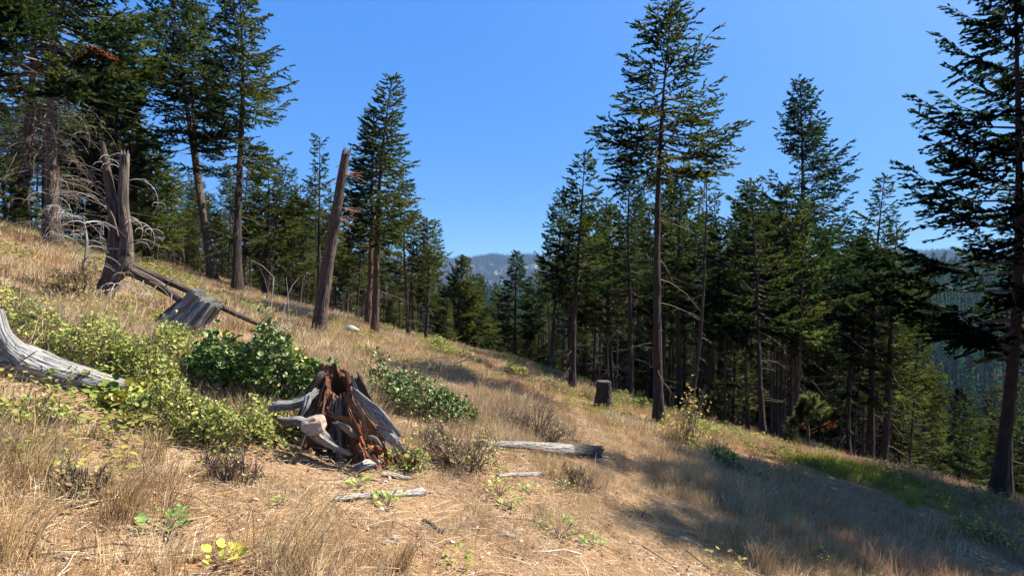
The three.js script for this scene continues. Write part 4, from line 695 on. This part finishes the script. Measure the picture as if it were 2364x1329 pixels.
const CEAN = [[0.062, 0.118, 0.020], [0.088, 0.150, 0.026], [0.125, 0.185, 0.036], [0.050, 0.096, 0.022], [0.165, 0.225, 0.05]], CEANY = [[0.45, 0.40, 0.05], [0.52, 0.47, 0.12], [0.30, 0.34, 0.05]];
const DRY = [[0.36, 0.33, 0.12], [0.44, 0.36, 0.14], [0.30, 0.22, 0.10], [0.34, 0.35, 0.11]], GOLD = [[0.48, 0.38, 0.06], [0.42, 0.36, 0.06], [0.55, 0.42, 0.09], [0.34, 0.32, 0.06]];
const LIMEY = [[0.26, 0.32, 0.06]];
const LIME = [[0.28, 0.36, 0.07], [0.36, 0.42, 0.09], [0.22, 0.32, 0.06]];
const size = (px, py) => { const b = hit(px, py); return [b, -b.z / F]; };
function bush(name, label, px, py, wpx, hpx, o) { const [b, k] = size(px, py); return shrub(name, label, o.cat || 'shrub', { p: b, rx: wpx * k / 2, rz: (o.deep ?? wpx * 0.42) * k, h: hpx * k, ...o }); }
bush('leafy_shrub', 'glossy dark green shrub left of the rotten stump, a few leaves turned yellow', 622, 930, 390, 190, { n: 5200, lump: 0.3, len: 0.05, shape: 'round', pal: CEAN, yellow: CEANY, mat: M.gloss, singles: 290, seed: 7, deep: 95, open: 0.05, stems: 50 });
bush('leafy_shrub', 'glossy dark green shrub right of the rotten stump', 990, 965, 265, 130, { n: 3600, lump: 0.3, len: 0.037, shape: 'round', pal: CEAN, mat: M.gloss, singles: 200, seed: 11, deep: 90, open: 0.05, stems: 40 });
bush('leafy_shrub', 'small glossy green shrub at the right end of the thick grey log', 300, 945, 120, 62, { n: 300, len: 0.06, shape: 'round', pal: CEAN, yellow: CEANY, mat: M.gloss, singles: 80, seed: 12, stems: 14 });
bush('snowberry_bush', 'wide pale yellow-green bush behind the thick grey log', 170, 850, 400, 150, { n: 8200, lump: 0.4, len: 0.031, pal: SNOW, yellow: SNOWY, seed: 21, deep: 120, stems: 60 });
bush('snowberry_bush', 'yellow-green bush between the grey sawn stump and the glossy shrub', 395, 860, 210, 125, { n: 4200, lump: 0.4, len: 0.031, pal: SNOW, yellow: SNOWY, seed: 22, deep: 110, stems: 34 });
bush('snowberry_bush', 'bright yellow-green bush in front of the glossy shrub', 460, 1005, 320, 125, { n: 5600, lump: 0.4, len: 0.028, pal: SNOW, yellow: SNOWY, seed: 23, deep: 80, stems: 60 });
bush('snowberry_bush', 'thin yellow-green bush at the left edge under the thick log', 60, 985, 200, 75, { n: 1300, len: 0.028, pal: SNOW, yellow: SNOWY, seed: 24, stems: 30, open: 0.4 });
bush('snowberry_bush', 'pale thin bush right of the bright yellow-green one, reaching the stump roots', 605, 1010, 140, 80, { n: 1200, len: 0.026, pal: SNOW, yellow: SNOWY, seed: 25, stems: 26, open: 0.3 });
bush('snowberry_bush', 'dense yellow-green bush right above the end of the thick grey log', 310, 905, 220, 115, { n: 3400, lump: 0.4, len: 0.03, pal: SNOW, yellow: SNOWY, seed: 26, deep: 80, stems: 36 });
bush('dry_bush', 'dry twiggy bush with tiny yellowing leaves in front of the rotten stump', 775, 1000, 135, 125, { n: 620, len: 0.022, pal: DRY, seed: 31, deep: 30, stems: 60, open: 0.3 });
bush('dry_bush', 'pale twiggy bush between the rotten stump and the right glossy shrub', 885, 905, 110, 80, { n: 700, len: 0.03, pal: SNOW, yellow: SNOWY, seed: 32, stems: 40 });
bush('dry_bush', 'sparse brown and yellow bush left of the grey weathered log', 1080, 1085, 250, 95, { n: 1000, len: 0.026, pal: DRY, yellow: SNOWY, seed: 33, deep: 70, stems: 110, open: 0.3 });
bush('dry_bush', 'twiggy reddish dry bush above the grey weathered log', 1240, 1010, 240, 85, { n: 420, len: 0.026, pal: DRY, seed: 34, deep: 70, stems: 120, open: 0.4 });
bush('dry_bush', 'olive dry bush at the right foot of the rotten stump', 935, 1085, 130, 60, { n: 460, len: 0.026, pal: SNOW, seed: 35, stems: 40, open: 0.3 });
bush('dry_bush', 'dry brown-leaved bush left of the bleached dead sapling', 150, 690, 120, 120, { n: 520, len: 0.05, pal: [[0.30, 0.22, 0.08], [0.24, 0.2, 0.07], [0.2, 0.16, 0.07]], seed: 36, stems: 50, open: 0.3 });
bush('dry_bush', 'bare dark-stemmed twiggy bush in the dry grass below the bright yellow-green bush', 540, 1120, 190, 95, { n: 160, len: 0.022, pal: [...DRY, ...SNOW], seed: 48, deep: 50, stems: 70, open: 0.5 });
bush('dry_bush', 'thin reddish twigs with few leaves at the left, between two straw clumps', 200, 1150, 170, 80, { n: 150, len: 0.024, pal: [...DRY, ...LIMEY], seed: 49, deep: 50, stems: 54, open: 0.5 });
bush('dry_bush', 'small dry twiggy bush under the dark end of the grey weathered log', 1340, 1130, 120, 60, { n: 110, len: 0.022, pal: DRY, seed: 50, deep: 40, stems: 50, open: 0.5 });
bush('golden_bush', 'golden yellow bush at the foot of the tallest tree', 1580, 1025, 130, 95, { n: 950, len: 0.045, pal: GOLD, seed: 41, stems: 60, open: 0.5, lump: 0.9 });
bush('golden_bush', 'low yellow-green bush right of the golden bush, above the shadow edge', 1655, 1062, 130, 52, { n: 700, len: 0.05, pal: [...GOLD, ...SNOW], seed: 42, stems: 30 });
bush('golden_bush', 'small yellow bush on the slope edge in front of the gap trees', 1022, 815, 50, 30, { n: 260, len: 0.1, pal: SNOW, seed: 43, stems: 14 });
bush('golden_bush', 'pale green bush at the edge of the right-hand stand left of the tiny stump', 1195, 868, 60, 32, { n: 300, len: 0.1, pal: SNOW, seed: 44, stems: 14 });
bush('dark_bush', 'dark green low bush straddling the upper edge of the big shadow', 1700, 1098, 110, 48, { n: 500, len: 0.05, pal: CEAN, seed: 45, stems: 22 });
bush('edge_bush', 'yellow-green weedy bush at the lower right corner', 2300, 1262, 170, 70, { n: 900, len: 0.05, pal: [...SNOW, ...GOLD], seed: 46, stems: 36, open: 0.3 });
bush('dark_bush', 'dark green clump at the left edge on the upper slope', 10, 690, 70, 40, { n: 220, len: 0.07, shape: 'round', pal: CEAN, seed: 47, stems: 10 });
// single leafy plants, every leaf a part
function plant(label, px, py, wpx, n, len, pal, seed, shape = 'oval', tall = 0.6) {
  const [b, k] = size(px, py), r = rng(seed), t = thing('leafy_plant', label, 'plant', b), R = wpx * k / 2, st = new Geo(), spots = [];
  for (let i = 0; i < n; i++) { const a = r() * 6.28, f = Math.sqrt(r()) * R, y = R * tall * (0.25 + r()); spots.push([Math.cos(a) * f, y, Math.sin(a) * f, a]); if (i % 3 === 0) thin(st, [V(0, 0, 0), V(Math.cos(a) * f * 0.5, y * 0.7, Math.sin(a) * f * 0.5), V(Math.cos(a) * f, y, Math.sin(a) * f)], 0.004, 0.0015, 3); }
  part(t, 'stems', st.build(), M.twig);
  for (const [x, y, z, a0] of spots) { const a = a0 + (r() - 0.5), e = 0.1 + 0.7 * r(), m = part(t, 'leaf', tinted(shape, pal[Math.floor(r() * pal.length)]), M.leaf); m.applyMatrix4(leafMatrix(V(x, y, z), Math.cos(a) * Math.cos(e), Math.sin(e), Math.sin(a) * Math.cos(e), len * 0.78 * (0.5 + 0.8 * r()), (r() - 0.5), r)); }
}
plant('bright yellow broad-leaved plant at the bottom edge, left of the tall straw clump', 505, 1312, 90, 30, 0.062, [[0.55, 0.50, 0.08], [0.48, 0.46, 0.07], [0.42, 0.44, 0.08]], 3, 'oval');
plant('green broad-leaved plant in the brown grass at lower left', 385, 1235, 110, 60, 0.05, [[0.14, 0.24, 0.045], [0.19, 0.30, 0.06], [0.11, 0.19, 0.04]], 4);
plant('pale green leafy plant at the far left of the near grass', 110, 1100, 90, 34, 0.045, LIME, 5);
plant('lime green leafy plant below the driftwood piece', 825, 1128, 55, 26, 0.05, LIME, 6);
plant('lime green spreading plant at the pale tan split branch', 895, 1172, 75, 34, 0.055, LIME, 7);
plant('yellow-green leafy plant standing under the white stick', 1152, 1150, 70, 40, 0.05, [[0.40, 0.42, 0.09], [0.32, 0.38, 0.08], [0.48, 0.46, 0.10]], 8, 'oval', 1.1);
plant('lime green plant running down from the one under the white stick', 1180, 1178, 50, 26, 0.05, LIME, 18, 'oval', 0.8);
plant('small pale leafy plant right of the white stick', 1222, 1142, 50, 20, 0.045, LIME, 9);
plant('green ragged plant in the middle of the near ground', 1290, 1245, 130, 60, 0.05, [[0.20, 0.29, 0.06], [0.26, 0.34, 0.08], [0.15, 0.23, 0.05]], 10, 'pointed', 0.5);
plant('small green plant right of the ragged one, near the shadow tip', 1372, 1262, 60, 26, 0.05, [[0.17, 0.28, 0.05], [0.22, 0.33, 0.06]], 11, 'oval');
plant('low yellow-green plant at the tip of the big shadow', 1300, 1135, 60, 24, 0.04, LIME, 12);
plant('small lime plant with upright leaves at the foot of the rotten stump', 853, 1030, 40, 18, 0.05, LIME, 13, 'oval', 1.0);
plant('yellow-green sprig inside the big shadow near its lower edge', 1480, 1195, 80, 34, 0.035, [...LIME, ...GOLD], 14, 'pointed', 0.8);
plant('tiny lime plant in the straw above the tall straw clump', 640, 1170, 45, 16, 0.04, LIME, 15);
plant('green leafy plant at the left under the thin yellow-green bush', 175, 1060, 60, 20, 0.04, LIME, 16);

// ---------------------------------------------------------------- young pine and little firs by the big shadow
{
  const d = 18.5, b = foot(1868, d), k = d / F, t = thing('young_pine', 'young long-needled pine whose lowest branches are rust red', 'pine tree', b), r = rng(55), gr = new Geo(), rd = new Geo(), lim = new Geo();
  part(t, 'trunk', gnarl([V(0, -0.1, 0), V(0.02, 40 * k, 0), V(-0.02, 80 * k, 0), V(0, 122 * k, 0)], [0.06, 0.05, 0.035, 0.012], { sides: 8, seed: 4 }).build(true), M.barkRed);
  for (let i = 0; i < 27; i++) {
    const y = lerp(40, 122, Math.pow((i + r()) / 27, 0.9)) * k, f = y / (122 * k), az = i * 2.4, L = (62 * (1.05 - f) + 10) * k * (0.7 + 0.5 * r()) * (1 - 0.35 * (Math.cos(az) < 0)), e = lerp(0.0, 1.0, f) + 0.25 * (r() - 0.5), rust = f < 0.44, g = rust ? rd : gr;
    const q = [0, 0.5, 1].map((u) => V(Math.cos(az) * Math.cos(e) * L * u, y + Math.sin(e) * L * u + 0.12 * L * u * u, Math.sin(az) * Math.cos(e) * L * u)); thin(lim, q, 0.012, 0.006, 4);
    for (let w = 0; w < 64; w++) { const u = 0.5 + 0.55 * Math.pow(r(), 0.7), x = q[2].x * u, yy = lerp(y, q[2].y, u), z = q[2].z * u; let dx = Math.cos(az) * 0.8 + (r() - 0.5) * 1.5, dy = 0.25 + (r() - 0.5) * 1.6 - (rust ? 0.5 : 0), dz = Math.sin(az) * 0.8 + (r() - 0.5) * 1.5; const l = Math.hypot(dx, dy, dz), s = 0.8 + 0.4 * r(); blade(g, x, yy, z, dx / l, dy / l, dz / l, 0.25, 0.016, r() * 3, rust ? [0.34 * s, 0.13 * s, 0.07 * s] : [0.54 * s, 0.62 * s, 0.28 * s]); }
  }
  part(t, 'branches', lim.build(), M.limb); part(t, 'crown', gr.build(), M.needles); part(t, 'dead_needles', rd.build(), M.rust).userData.label = 'rust-red dead lower needles';
}
const SMALL = makeFir({ H: 2.2, rb: 0.035, cb: 0.03, R: 0.78, n: 60, form: 'cone', pal: [[0.24, 0.33, 0.09], [0.30, 0.37, 0.10], [0.19, 0.28, 0.08]], tuft: 0.11, dead: 0, seed: 77, dens: 1.1, low: 0.05 });
plantFir(SMALL, 'small_fir', 'small bright green fir close left of the young pine', null, foot(1828, 19), at(1832, 965, 19), M.barkDark, 0, 0.9, 'fir tree');
for (const [px, d, ty, label, w] of [[2010, 25, 1052, 'tiny yellow-green fir on the lit strip right of the young pine', 1.3], [1475, 17, 905, 'shaded small fir right of the dark sawn stump', 1.1], [1925, 23.5, 1040, 'tiny fir just right of the young pine trunk', 1.4], [1258, 25, 800, 'small dark fir at the left edge of the right-hand stand', 1.0]]) {
  const base = foot(px, d), top = at(px, ty, d), t = scene.getObjectByName('small_fir').clone(), s = Math.max(0.2, top.y - base.y) / 2.2; t.name = numbered('small_fir'); t.userData = { label, category: 'fir tree' }; t.position.copy(base); t.scale.set(s * w, s, s * w); t.quaternion.setFromAxisAngle(V(0, 1, 0), px); scene.add(t);
}

// ---------------------------------------------------------------- grass
function tuftGeo(seed, n, h, spread, wid, bend) {
  const g = new Geo(), r = rng(seed);
  for (let i = 0; i < n; i++) {
    const a = r() * 6.283, f = Math.sqrt(r()) * spread, x = Math.cos(a) * f, z = Math.sin(a) * f, la = a + (r() - 0.5) * 2.2, hh = h * (0.45 + 0.65 * r()), ln = bend * (0.25 + r()), w = wid * (0.6 + 0.8 * r());
    const mx = x + Math.cos(la) * hh * ln * 0.35, mz = z + Math.sin(la) * hh * ln * 0.35, tx = x + Math.cos(la) * hh * ln, tz = z + Math.sin(la) * hh * ln, my = hh * 0.58, ty = hh * (1 - 0.35 * ln * ln), fa = r() * 3.14, ux = Math.cos(fa), uz = Math.sin(fa);
    const nx = -uz, nz = ux, a0 = g.v(x - ux * w, -0.02, z - uz * w, nx, 0.4, nz), a1 = g.v(x + ux * w, -0.02, z + uz * w, nx, 0.4, nz), b0 = g.v(mx - ux * w * 0.75, my, mz - uz * w * 0.75, nx, 0.4, nz), b1 = g.v(mx + ux * w * 0.75, my, mz + uz * w * 0.75, nx, 0.4, nz), c = g.v(tx, ty, tz, nx, 0.4, nz);
    g.tri(a0, a1, b0); g.tri(a1, b1, b0); g.tri(b0, b1, c);
  }
  return g.build();
}
const TUFTS = [tuftGeo(1, 26, 0.15, 0.10, 0.0018, 1.1), tuftGeo(2, 30, 0.20, 0.11, 0.0019, 0.9), tuftGeo(3, 24, 0.11, 0.13, 0.0019, 1.5), tuftGeo(4, 34, 0.22, 0.12, 0.002, 1.0), tuftGeo(5, 34, 0.19, 0.22, 0.0042, 1.0), tuftGeo(6, 40, 0.23, 0.26, 0.005, 0.8), tuftGeo(7, 9, 0.26, 0.22, 0.0016, 0.5)];
const GTONE = [[0.479, 0.360, 0.212], [0.424, 0.294, 0.166], [0.516, 0.415, 0.268], [0.351, 0.230, 0.129], [0.433, 0.305, 0.138], [0.553, 0.461, 0.323]];
const QUIET = [[110, 900], [180, 920], [250, 930], [40, 880], [1150, 1050], [1220, 1060], [1300, 1065], [1370, 1070], [430, 780], [500, 790], [985, 985], [900, 985], [1060, 985], [1200, 1110], [860, 1160], [940, 1155], [760, 1070], [840, 1075], [910, 1060]].map(([x, y]) => [hit(x, y), 0.42]);
for (const [x, y] of [[505, 1322], [385, 1245], [110, 1110], [825, 1135], [895, 1180], [1152, 1160], [1180, 1190], [1222, 1150], [1290, 1260], [1372, 1275], [1300, 1145], [853, 1040], [640, 1180], [175, 1070], [690, 1000], [800, 1060], [600, 1030], [460, 1020], [330, 960], [1000, 990], [1480, 1205]]) QUIET.push([hit(x, y), 0.2]);
{
  const r = rng(808), lists = TUFTS.map(() => []), turn = new THREE.Quaternion(), lean = new THREE.Quaternion();
  const greens = [[hit(2110, 1150), 0.8], [hit(1985, 1095), 1.6], [hit(1930, 1085), 1.2], [hit(1320, 935), 0.9], [hit(1420, 950), 0.7]];
  const add = (x, z, near) => {
    const b = bareness(x, z), n2 = fbm(x * 0.13, 14.4, z * 0.13, 3), n1 = fbm(x * 0.7, 5.5, z * 0.7, 3), d = -z;
    if (r() < b * 0.93) return;
    if (n1 < -0.1 && r() < 0.7) return;
    const left = near ? sstep(0.5, -2.5, x) : 0, k = near ? (r() < 0.2 ? 6 : Math.floor(r() * 4)) : 4 + Math.floor(r() * 2); let s = (0.5 + 0.6 * r()) * (1 + 1.3 * n1) * (b > 0.3 ? 0.6 : 1) * (1 + 0.2 * left);
    for (const [qp, qr] of QUIET) if (Math.hypot(x - qp.x, z - qp.z) < qr) s *= 0.5;
    let c = GTONE[Math.floor(r() * GTONE.length)]; if (n2 > 0.05 && r() < 0.6) c = [[0.48, 0.29, 0.18], [0.44, 0.26, 0.15], [0.52, 0.34, 0.21]][Math.floor(r() * 3)];
    for (const [gp, gr] of greens) if (Math.hypot(x - gp.x, z - gp.z) < gr * (0.6 + 0.5 * r())) c = [[0.30, 0.30, 0.05], [0.26, 0.28, 0.045], [0.34, 0.31, 0.06]][Math.floor(r() * 3)];
    if (d > 15 && noise3(x * 0.35, 8, z * 0.35) > 0.35 && r() < 0.5) c = [0.31, 0.28, 0.085];
    const v = 0.82 + 0.36 * r();
    turn.setFromAxisAngle(V(0, 1, 0), r() * 6.283); lean.setFromAxisAngle(V(r() - 0.5, 0, r() - 0.8).normalize(), (r() * 0.5));
    lists[k].push({ p: V(x, ground(x, z), z), q: lean.clone().multiply(turn), s: V(s, s * (0.8 + 0.4 * r()), s), c: col(c[0] * v, c[1] * v, c[2] * v) });
  };
  for (let i = 0; i < 32000; i++) { const a = lerp(-0.86, 0.86, r()), d = lerp(1.7, 9.5, Math.pow(r(), 0.62)); add(Math.sin(a) * d, -Math.cos(a) * d, true); }
  for (let i = 0; i < 62000; i++) { const a = lerp(-0.84, 0.84, r()), d = lerp(8.5, 44, Math.pow(r(), 0.66)); add(Math.sin(a) * d, -Math.cos(a) * d, false); }
  lists.forEach((l, i) => swarm('dry_grass', i === 6 ? 'thin single dry stalks scattered over the near ground' : i < 4 ? 'dry straw-coloured grass on the near slope' : 'dry tan and reddish grass up the far slope', 'grass', TUFTS[i], M.grass, l));
}
{ // low leafy cover here and there; loose straw, needles and pebbles
  const r = rng(909), cover = new Geo();
  for (let i = 0; i < 34; i++) { const a = r() * 6.28, f = Math.sqrt(r()) * 0.16, e = r() * 0.9, y = 0.03 + 0.16 * r(); addLeaf(cover, LEAF.oval, leafMatrix(V(Math.cos(a) * f, y, Math.sin(a) * f), Math.cos(a * 3), Math.sin(e), Math.sin(a * 3), 0.03 + 0.03 * r(), r() - 0.5, r), [1, 1, 1]); }
  const cg = cover.build(true), list = [], plain = new THREE.MeshPhysicalMaterial({ roughness: 0.85, specularIntensity: 0.3, side: THREE.DoubleSide, transmission: 0.3, thickness: 0 });
  for (let i = 0; i < 7500; i++) { const a = lerp(-0.82, 0.82, r()), d = lerp(3.0, 34, Math.pow(r(), 0.7)), x = Math.sin(a) * d, z = -Math.cos(a) * d, m = fbm(x * 0.45, 31, z * 0.45, 3) + (d > 14 ? -0.03 : -0.02) + (x < -0.9 && d < 10 ? 0.2 : 0); if (m < 0.12 || r() < bareness(x, z) || (x > 0.8 && d < 13 && r() < 0.8)) continue; const s = (0.55 + 0.7 * r()) * (d > 14 ? 1.25 : 0.9), pick = r(), C = pick < 0.5 ? SNOW[Math.floor(r() * 5)] : pick < 0.8 ? DRY[Math.floor(r() * 4)] : LIME[Math.floor(r() * 3)]; list.push({ p: V(x, ground(x, z), z), q: new THREE.Quaternion().setFromAxisAngle(V(0, 1, 0), r() * 6.28), s: V(s, s, s), c: col(C[0] * 0.62, C[1] * 0.62, C[2] * 0.5) }); }
  swarm('undergrowth', 'scattered low yellow-green leafy undergrowth on the slope', 'undergrowth', cg, plain, list);
  const st = new Geo(); thin(st, [V(-0.5, 0, 0), V(-0.15, 0.035, 0.03), V(0.2, 0.03, -0.02), V(0.5, 0, 0.02)], 0.011, 0.006, 3);
  const sg = st.build(), sl = [], q1 = new THREE.Quaternion(), q2 = new THREE.Quaternion();
  for (let i = 0; i < 60000; i++) { const a = lerp(-0.84, 0.84, r()), d = lerp(1.8, 13, Math.pow(r(), 0.75)), x = Math.sin(a) * d, z = -Math.cos(a) * d, s = 0.06 + 0.24 * r() * r(), c = GTONE[Math.floor(r() * 6)], v = r() < 0.2 ? 0.4 : 0.9 + 0.4 * r(); q1.setFromAxisAngle(V(0, 1, 0), r() * 6.28); q2.setFromAxisAngle(V(0, 0, 1), -0.25 + (r() - 0.5) * 0.3); sl.push({ p: V(x, ground(x, z) + 0.012 + 0.02 * r(), z), q: q2.clone().multiply(q1), s: V(s, s * 0.8, s * 0.6), c: col(Math.min(0.8, c[0] * v * 1.1), Math.min(0.75, c[1] * v * 1.1), Math.min(0.65, c[2] * v * 1.15)) }); }
  for (let i = 0; i < 520; i++) { const a = lerp(-0.84, 0.84, r()), d = lerp(2, 14, Math.pow(r(), 0.8)), x = Math.sin(a) * d, z = -Math.cos(a) * d, s = 0.18 + 0.4 * r() * r(), v = 0.6 + 0.8 * r(), dark = r() < 0.6; q1.setFromAxisAngle(V(0, 1, 0), r() * 6.28); q2.setFromAxisAngle(V(0, 0, 1), -0.25 + (r() - 0.5) * 0.25); sl.push({ p: V(x, ground(x, z) + 0.02, z), q: q2.clone().multiply(q1), s: V(s, s * 1.3, s * 1.3), c: dark ? col(0.13 * v, 0.09 * v, 0.065 * v) : col(0.42 * v, 0.37 * v, 0.31 * v) }); }
  swarm('straw_litter', 'loose bleached straw and twigs lying on the ground', 'litter', sg, M.straw, sl);
  const chip = new Geo(); { const q = [[-0.5, 0, -0.2], [-0.1, 0.12, -0.34], [0.5, 0.02, -0.12], [0.42, 0.1, 0.2], [-0.05, 0.2, 0.3], [-0.46, 0.06, 0.18], [0, 0.22, 0]].map(([x, y, z]) => chip.v(x, y, z, 0, 1, 0)); for (let i = 0; i < 6; i++) chip.tri(q[6], q[(i + 1) % 6], q[i]); }
  const cl = [], chipGeo = chip.build(true), TONES = [[0.10, 0.07, 0.05], [0.17, 0.12, 0.085], [0.26, 0.20, 0.15], [0.38, 0.32, 0.27], [0.50, 0.44, 0.37], [0.30, 0.17, 0.09]];
  for (let i = 0; i < 26000; i++) { const a = lerp(-0.84, 0.84, r()), d = lerp(1.8, 11, Math.pow(r(), 0.7)), x = Math.sin(a) * d, z = -Math.cos(a) * d; if (fbm(x * 1.7, 51, z * 1.7, 3) < -0.12 && r() < 0.75) continue; const s = 0.010 + 0.034 * r() * r(), c = TONES[Math.floor(r() * 6)], v = 0.7 + 0.6 * r(); q1.setFromAxisAngle(V(r() - 0.5, 1, r() - 0.5).normalize(), r() * 6.28); q2.setFromAxisAngle(V(r() - 0.5, 0, r() - 0.5).normalize(), r() * 0.7); cl.push({ p: V(x, ground(x, z) + 0.004 + 0.012 * r(), z), q: q2.clone().multiply(q1), s: V(s, s, s * (0.5 + 0.8 * r())), c: col(c[0] * v, c[1] * v, c[2] * v) }); }
  swarm('leaf_litter', 'dark and pale curled leaf litter, bark flakes and chips on the near ground', 'litter', chipGeo, M.straw, cl);
  const pg = stone('', '', V(0, 0, 0), 1, 0.55, 0.8, 9.1, [1, 1, 1], true), pl = [];
  for (let i = 0; i < 1500; i++) { const a = lerp(-0.84, 0.84, r()), d = lerp(2.5, 14, Math.pow(r(), 0.8)), x = Math.sin(a) * d, z = -Math.cos(a) * d, s = 0.006 + 0.018 * Math.pow(r(), 4) * (1 + bareness(x, z)), v = 0.7 + 0.5 * r(); pl.push({ p: V(x, ground(x, z) + s * 0.2, z), q: new THREE.Quaternion().setFromAxisAngle(V(0, 1, 0), r() * 6.28), s: V(s, s, s), c: col(0.27 * v, 0.225 * v, 0.185 * v) }); }
  swarm('pebbles', 'small pale stones and wood chips strewn on the bare ground', 'pebbles', pg, std({ roughness: 1 }), pl);
}
// tall straw clumps that stand out
function clump(label, px, py, hpx, n, lean, seed, c = [0.62, 0.47, 0.27]) {
  const [b, k] = size(px, py), g = new Geo(), r = rng(seed), h = hpx * k; n = Math.round(n * 0.62);
  for (let i = 0; i < n; i++) { const a = r() * 6.28, f = Math.sqrt(r()) * h * 0.3, x = Math.cos(a) * f, z = Math.sin(a) * f, L = h * (0.5 + 0.6 * r()), la = r() * 6.28, lx = lean * L * (0.3 + 0.5 * r()) + Math.cos(la) * L * 0.36, lz = Math.sin(la) * L * 0.36, v = 0.75 + 0.5 * r(); thin(g, [V(x, -0.03, z), V(x + lx * 0.35, L * 0.45, z + lz * 0.35), V(x + lx * 0.7, L * 0.8, z + lz * 0.7), V(x + lx * 1.05, L, z + lz)], 0.0021, 0.001, 3, [c[0] * v, c[1] * v, c[2] * v]); }
  const t = thing('grass_clump', label, 'grass clump', b); part(t, 'blades', g.build(), M.blades).userData.kind = 'stuff'; return t;
}
clump('tall golden straw clump leaning right at the bottom edge', 655, 1325, 215, 85, 0.75, 3, [0.74, 0.59, 0.30]);
clump('fine straw clump in front of the yellow-green bush', 345, 1075, 95, 120, 0.1, 4, [0.60, 0.45, 0.25]);
clump('golden straw clump leaning right at the left edge', 20, 1300, 170, 90, 0.8, 5, [0.74, 0.58, 0.29]);
clump('brown drooping grass clump at lower left', 270, 1210, 120, 150, 0.5, 6, [0.58, 0.42, 0.22]);
clump('pale straw clump at the left edge below the thin bush', 70, 1120, 95, 110, 0.6, 7, [0.70, 0.56, 0.30]);
clump('short fluffy straw clump at the bottom edge near the middle', 930, 1318, 70, 120, 0.3, 8, [0.60, 0.44, 0.24]);
clump('short straw clump at the lower edge of the big shadow', 1760, 1325, 75, 200, 0.0, 9, [0.60, 0.46, 0.27]);
clump('bright yellow-green grass clump on the lit strip beside the trail', 2108, 1172, 44, 260, 0.2, 10, [0.42, 0.44, 0.07]);
for (const [label, px, py, h] of [['rust-coloured seed stalk in the big shadow', 1690, 1262, 48], ['taller rust-coloured seed stalk near the lower shadow edge', 1892, 1292, 54]]) {
  const [b, k] = size(px, py), t = thing('seed_stalk', label, 'plant', b), st = new Geo(), hd = new Geo(), r = rng(px), H = h * k;
  thin(st, [V(0, -0.02, 0), V(0.01, H * 0.5, 0), V(0, H, 0)], 0.006, 0.003, 4); part(t, 'stem', st.build(), M.twig);
  gnarl([V(0.005, H * 0.5, 0), V(0.008, H * 0.65, 0.002), V(0.003, H * 0.85, 0), V(0, H * 1.05, 0)], [0.004, 0.011, 0.009, 0.003], { sides: 8, steps: 8, rough: 0.6, fib: 0.3, freq: 40, seed: px, into: hd, tint: () => { const q = 0.7 + 0.6 * r(); return [0.46 * q, 0.22 * q, 0.08 * q]; } }); part(t, 'seed_head', hd.build(true), M.rust);
}
renderer.render(scene, camera);
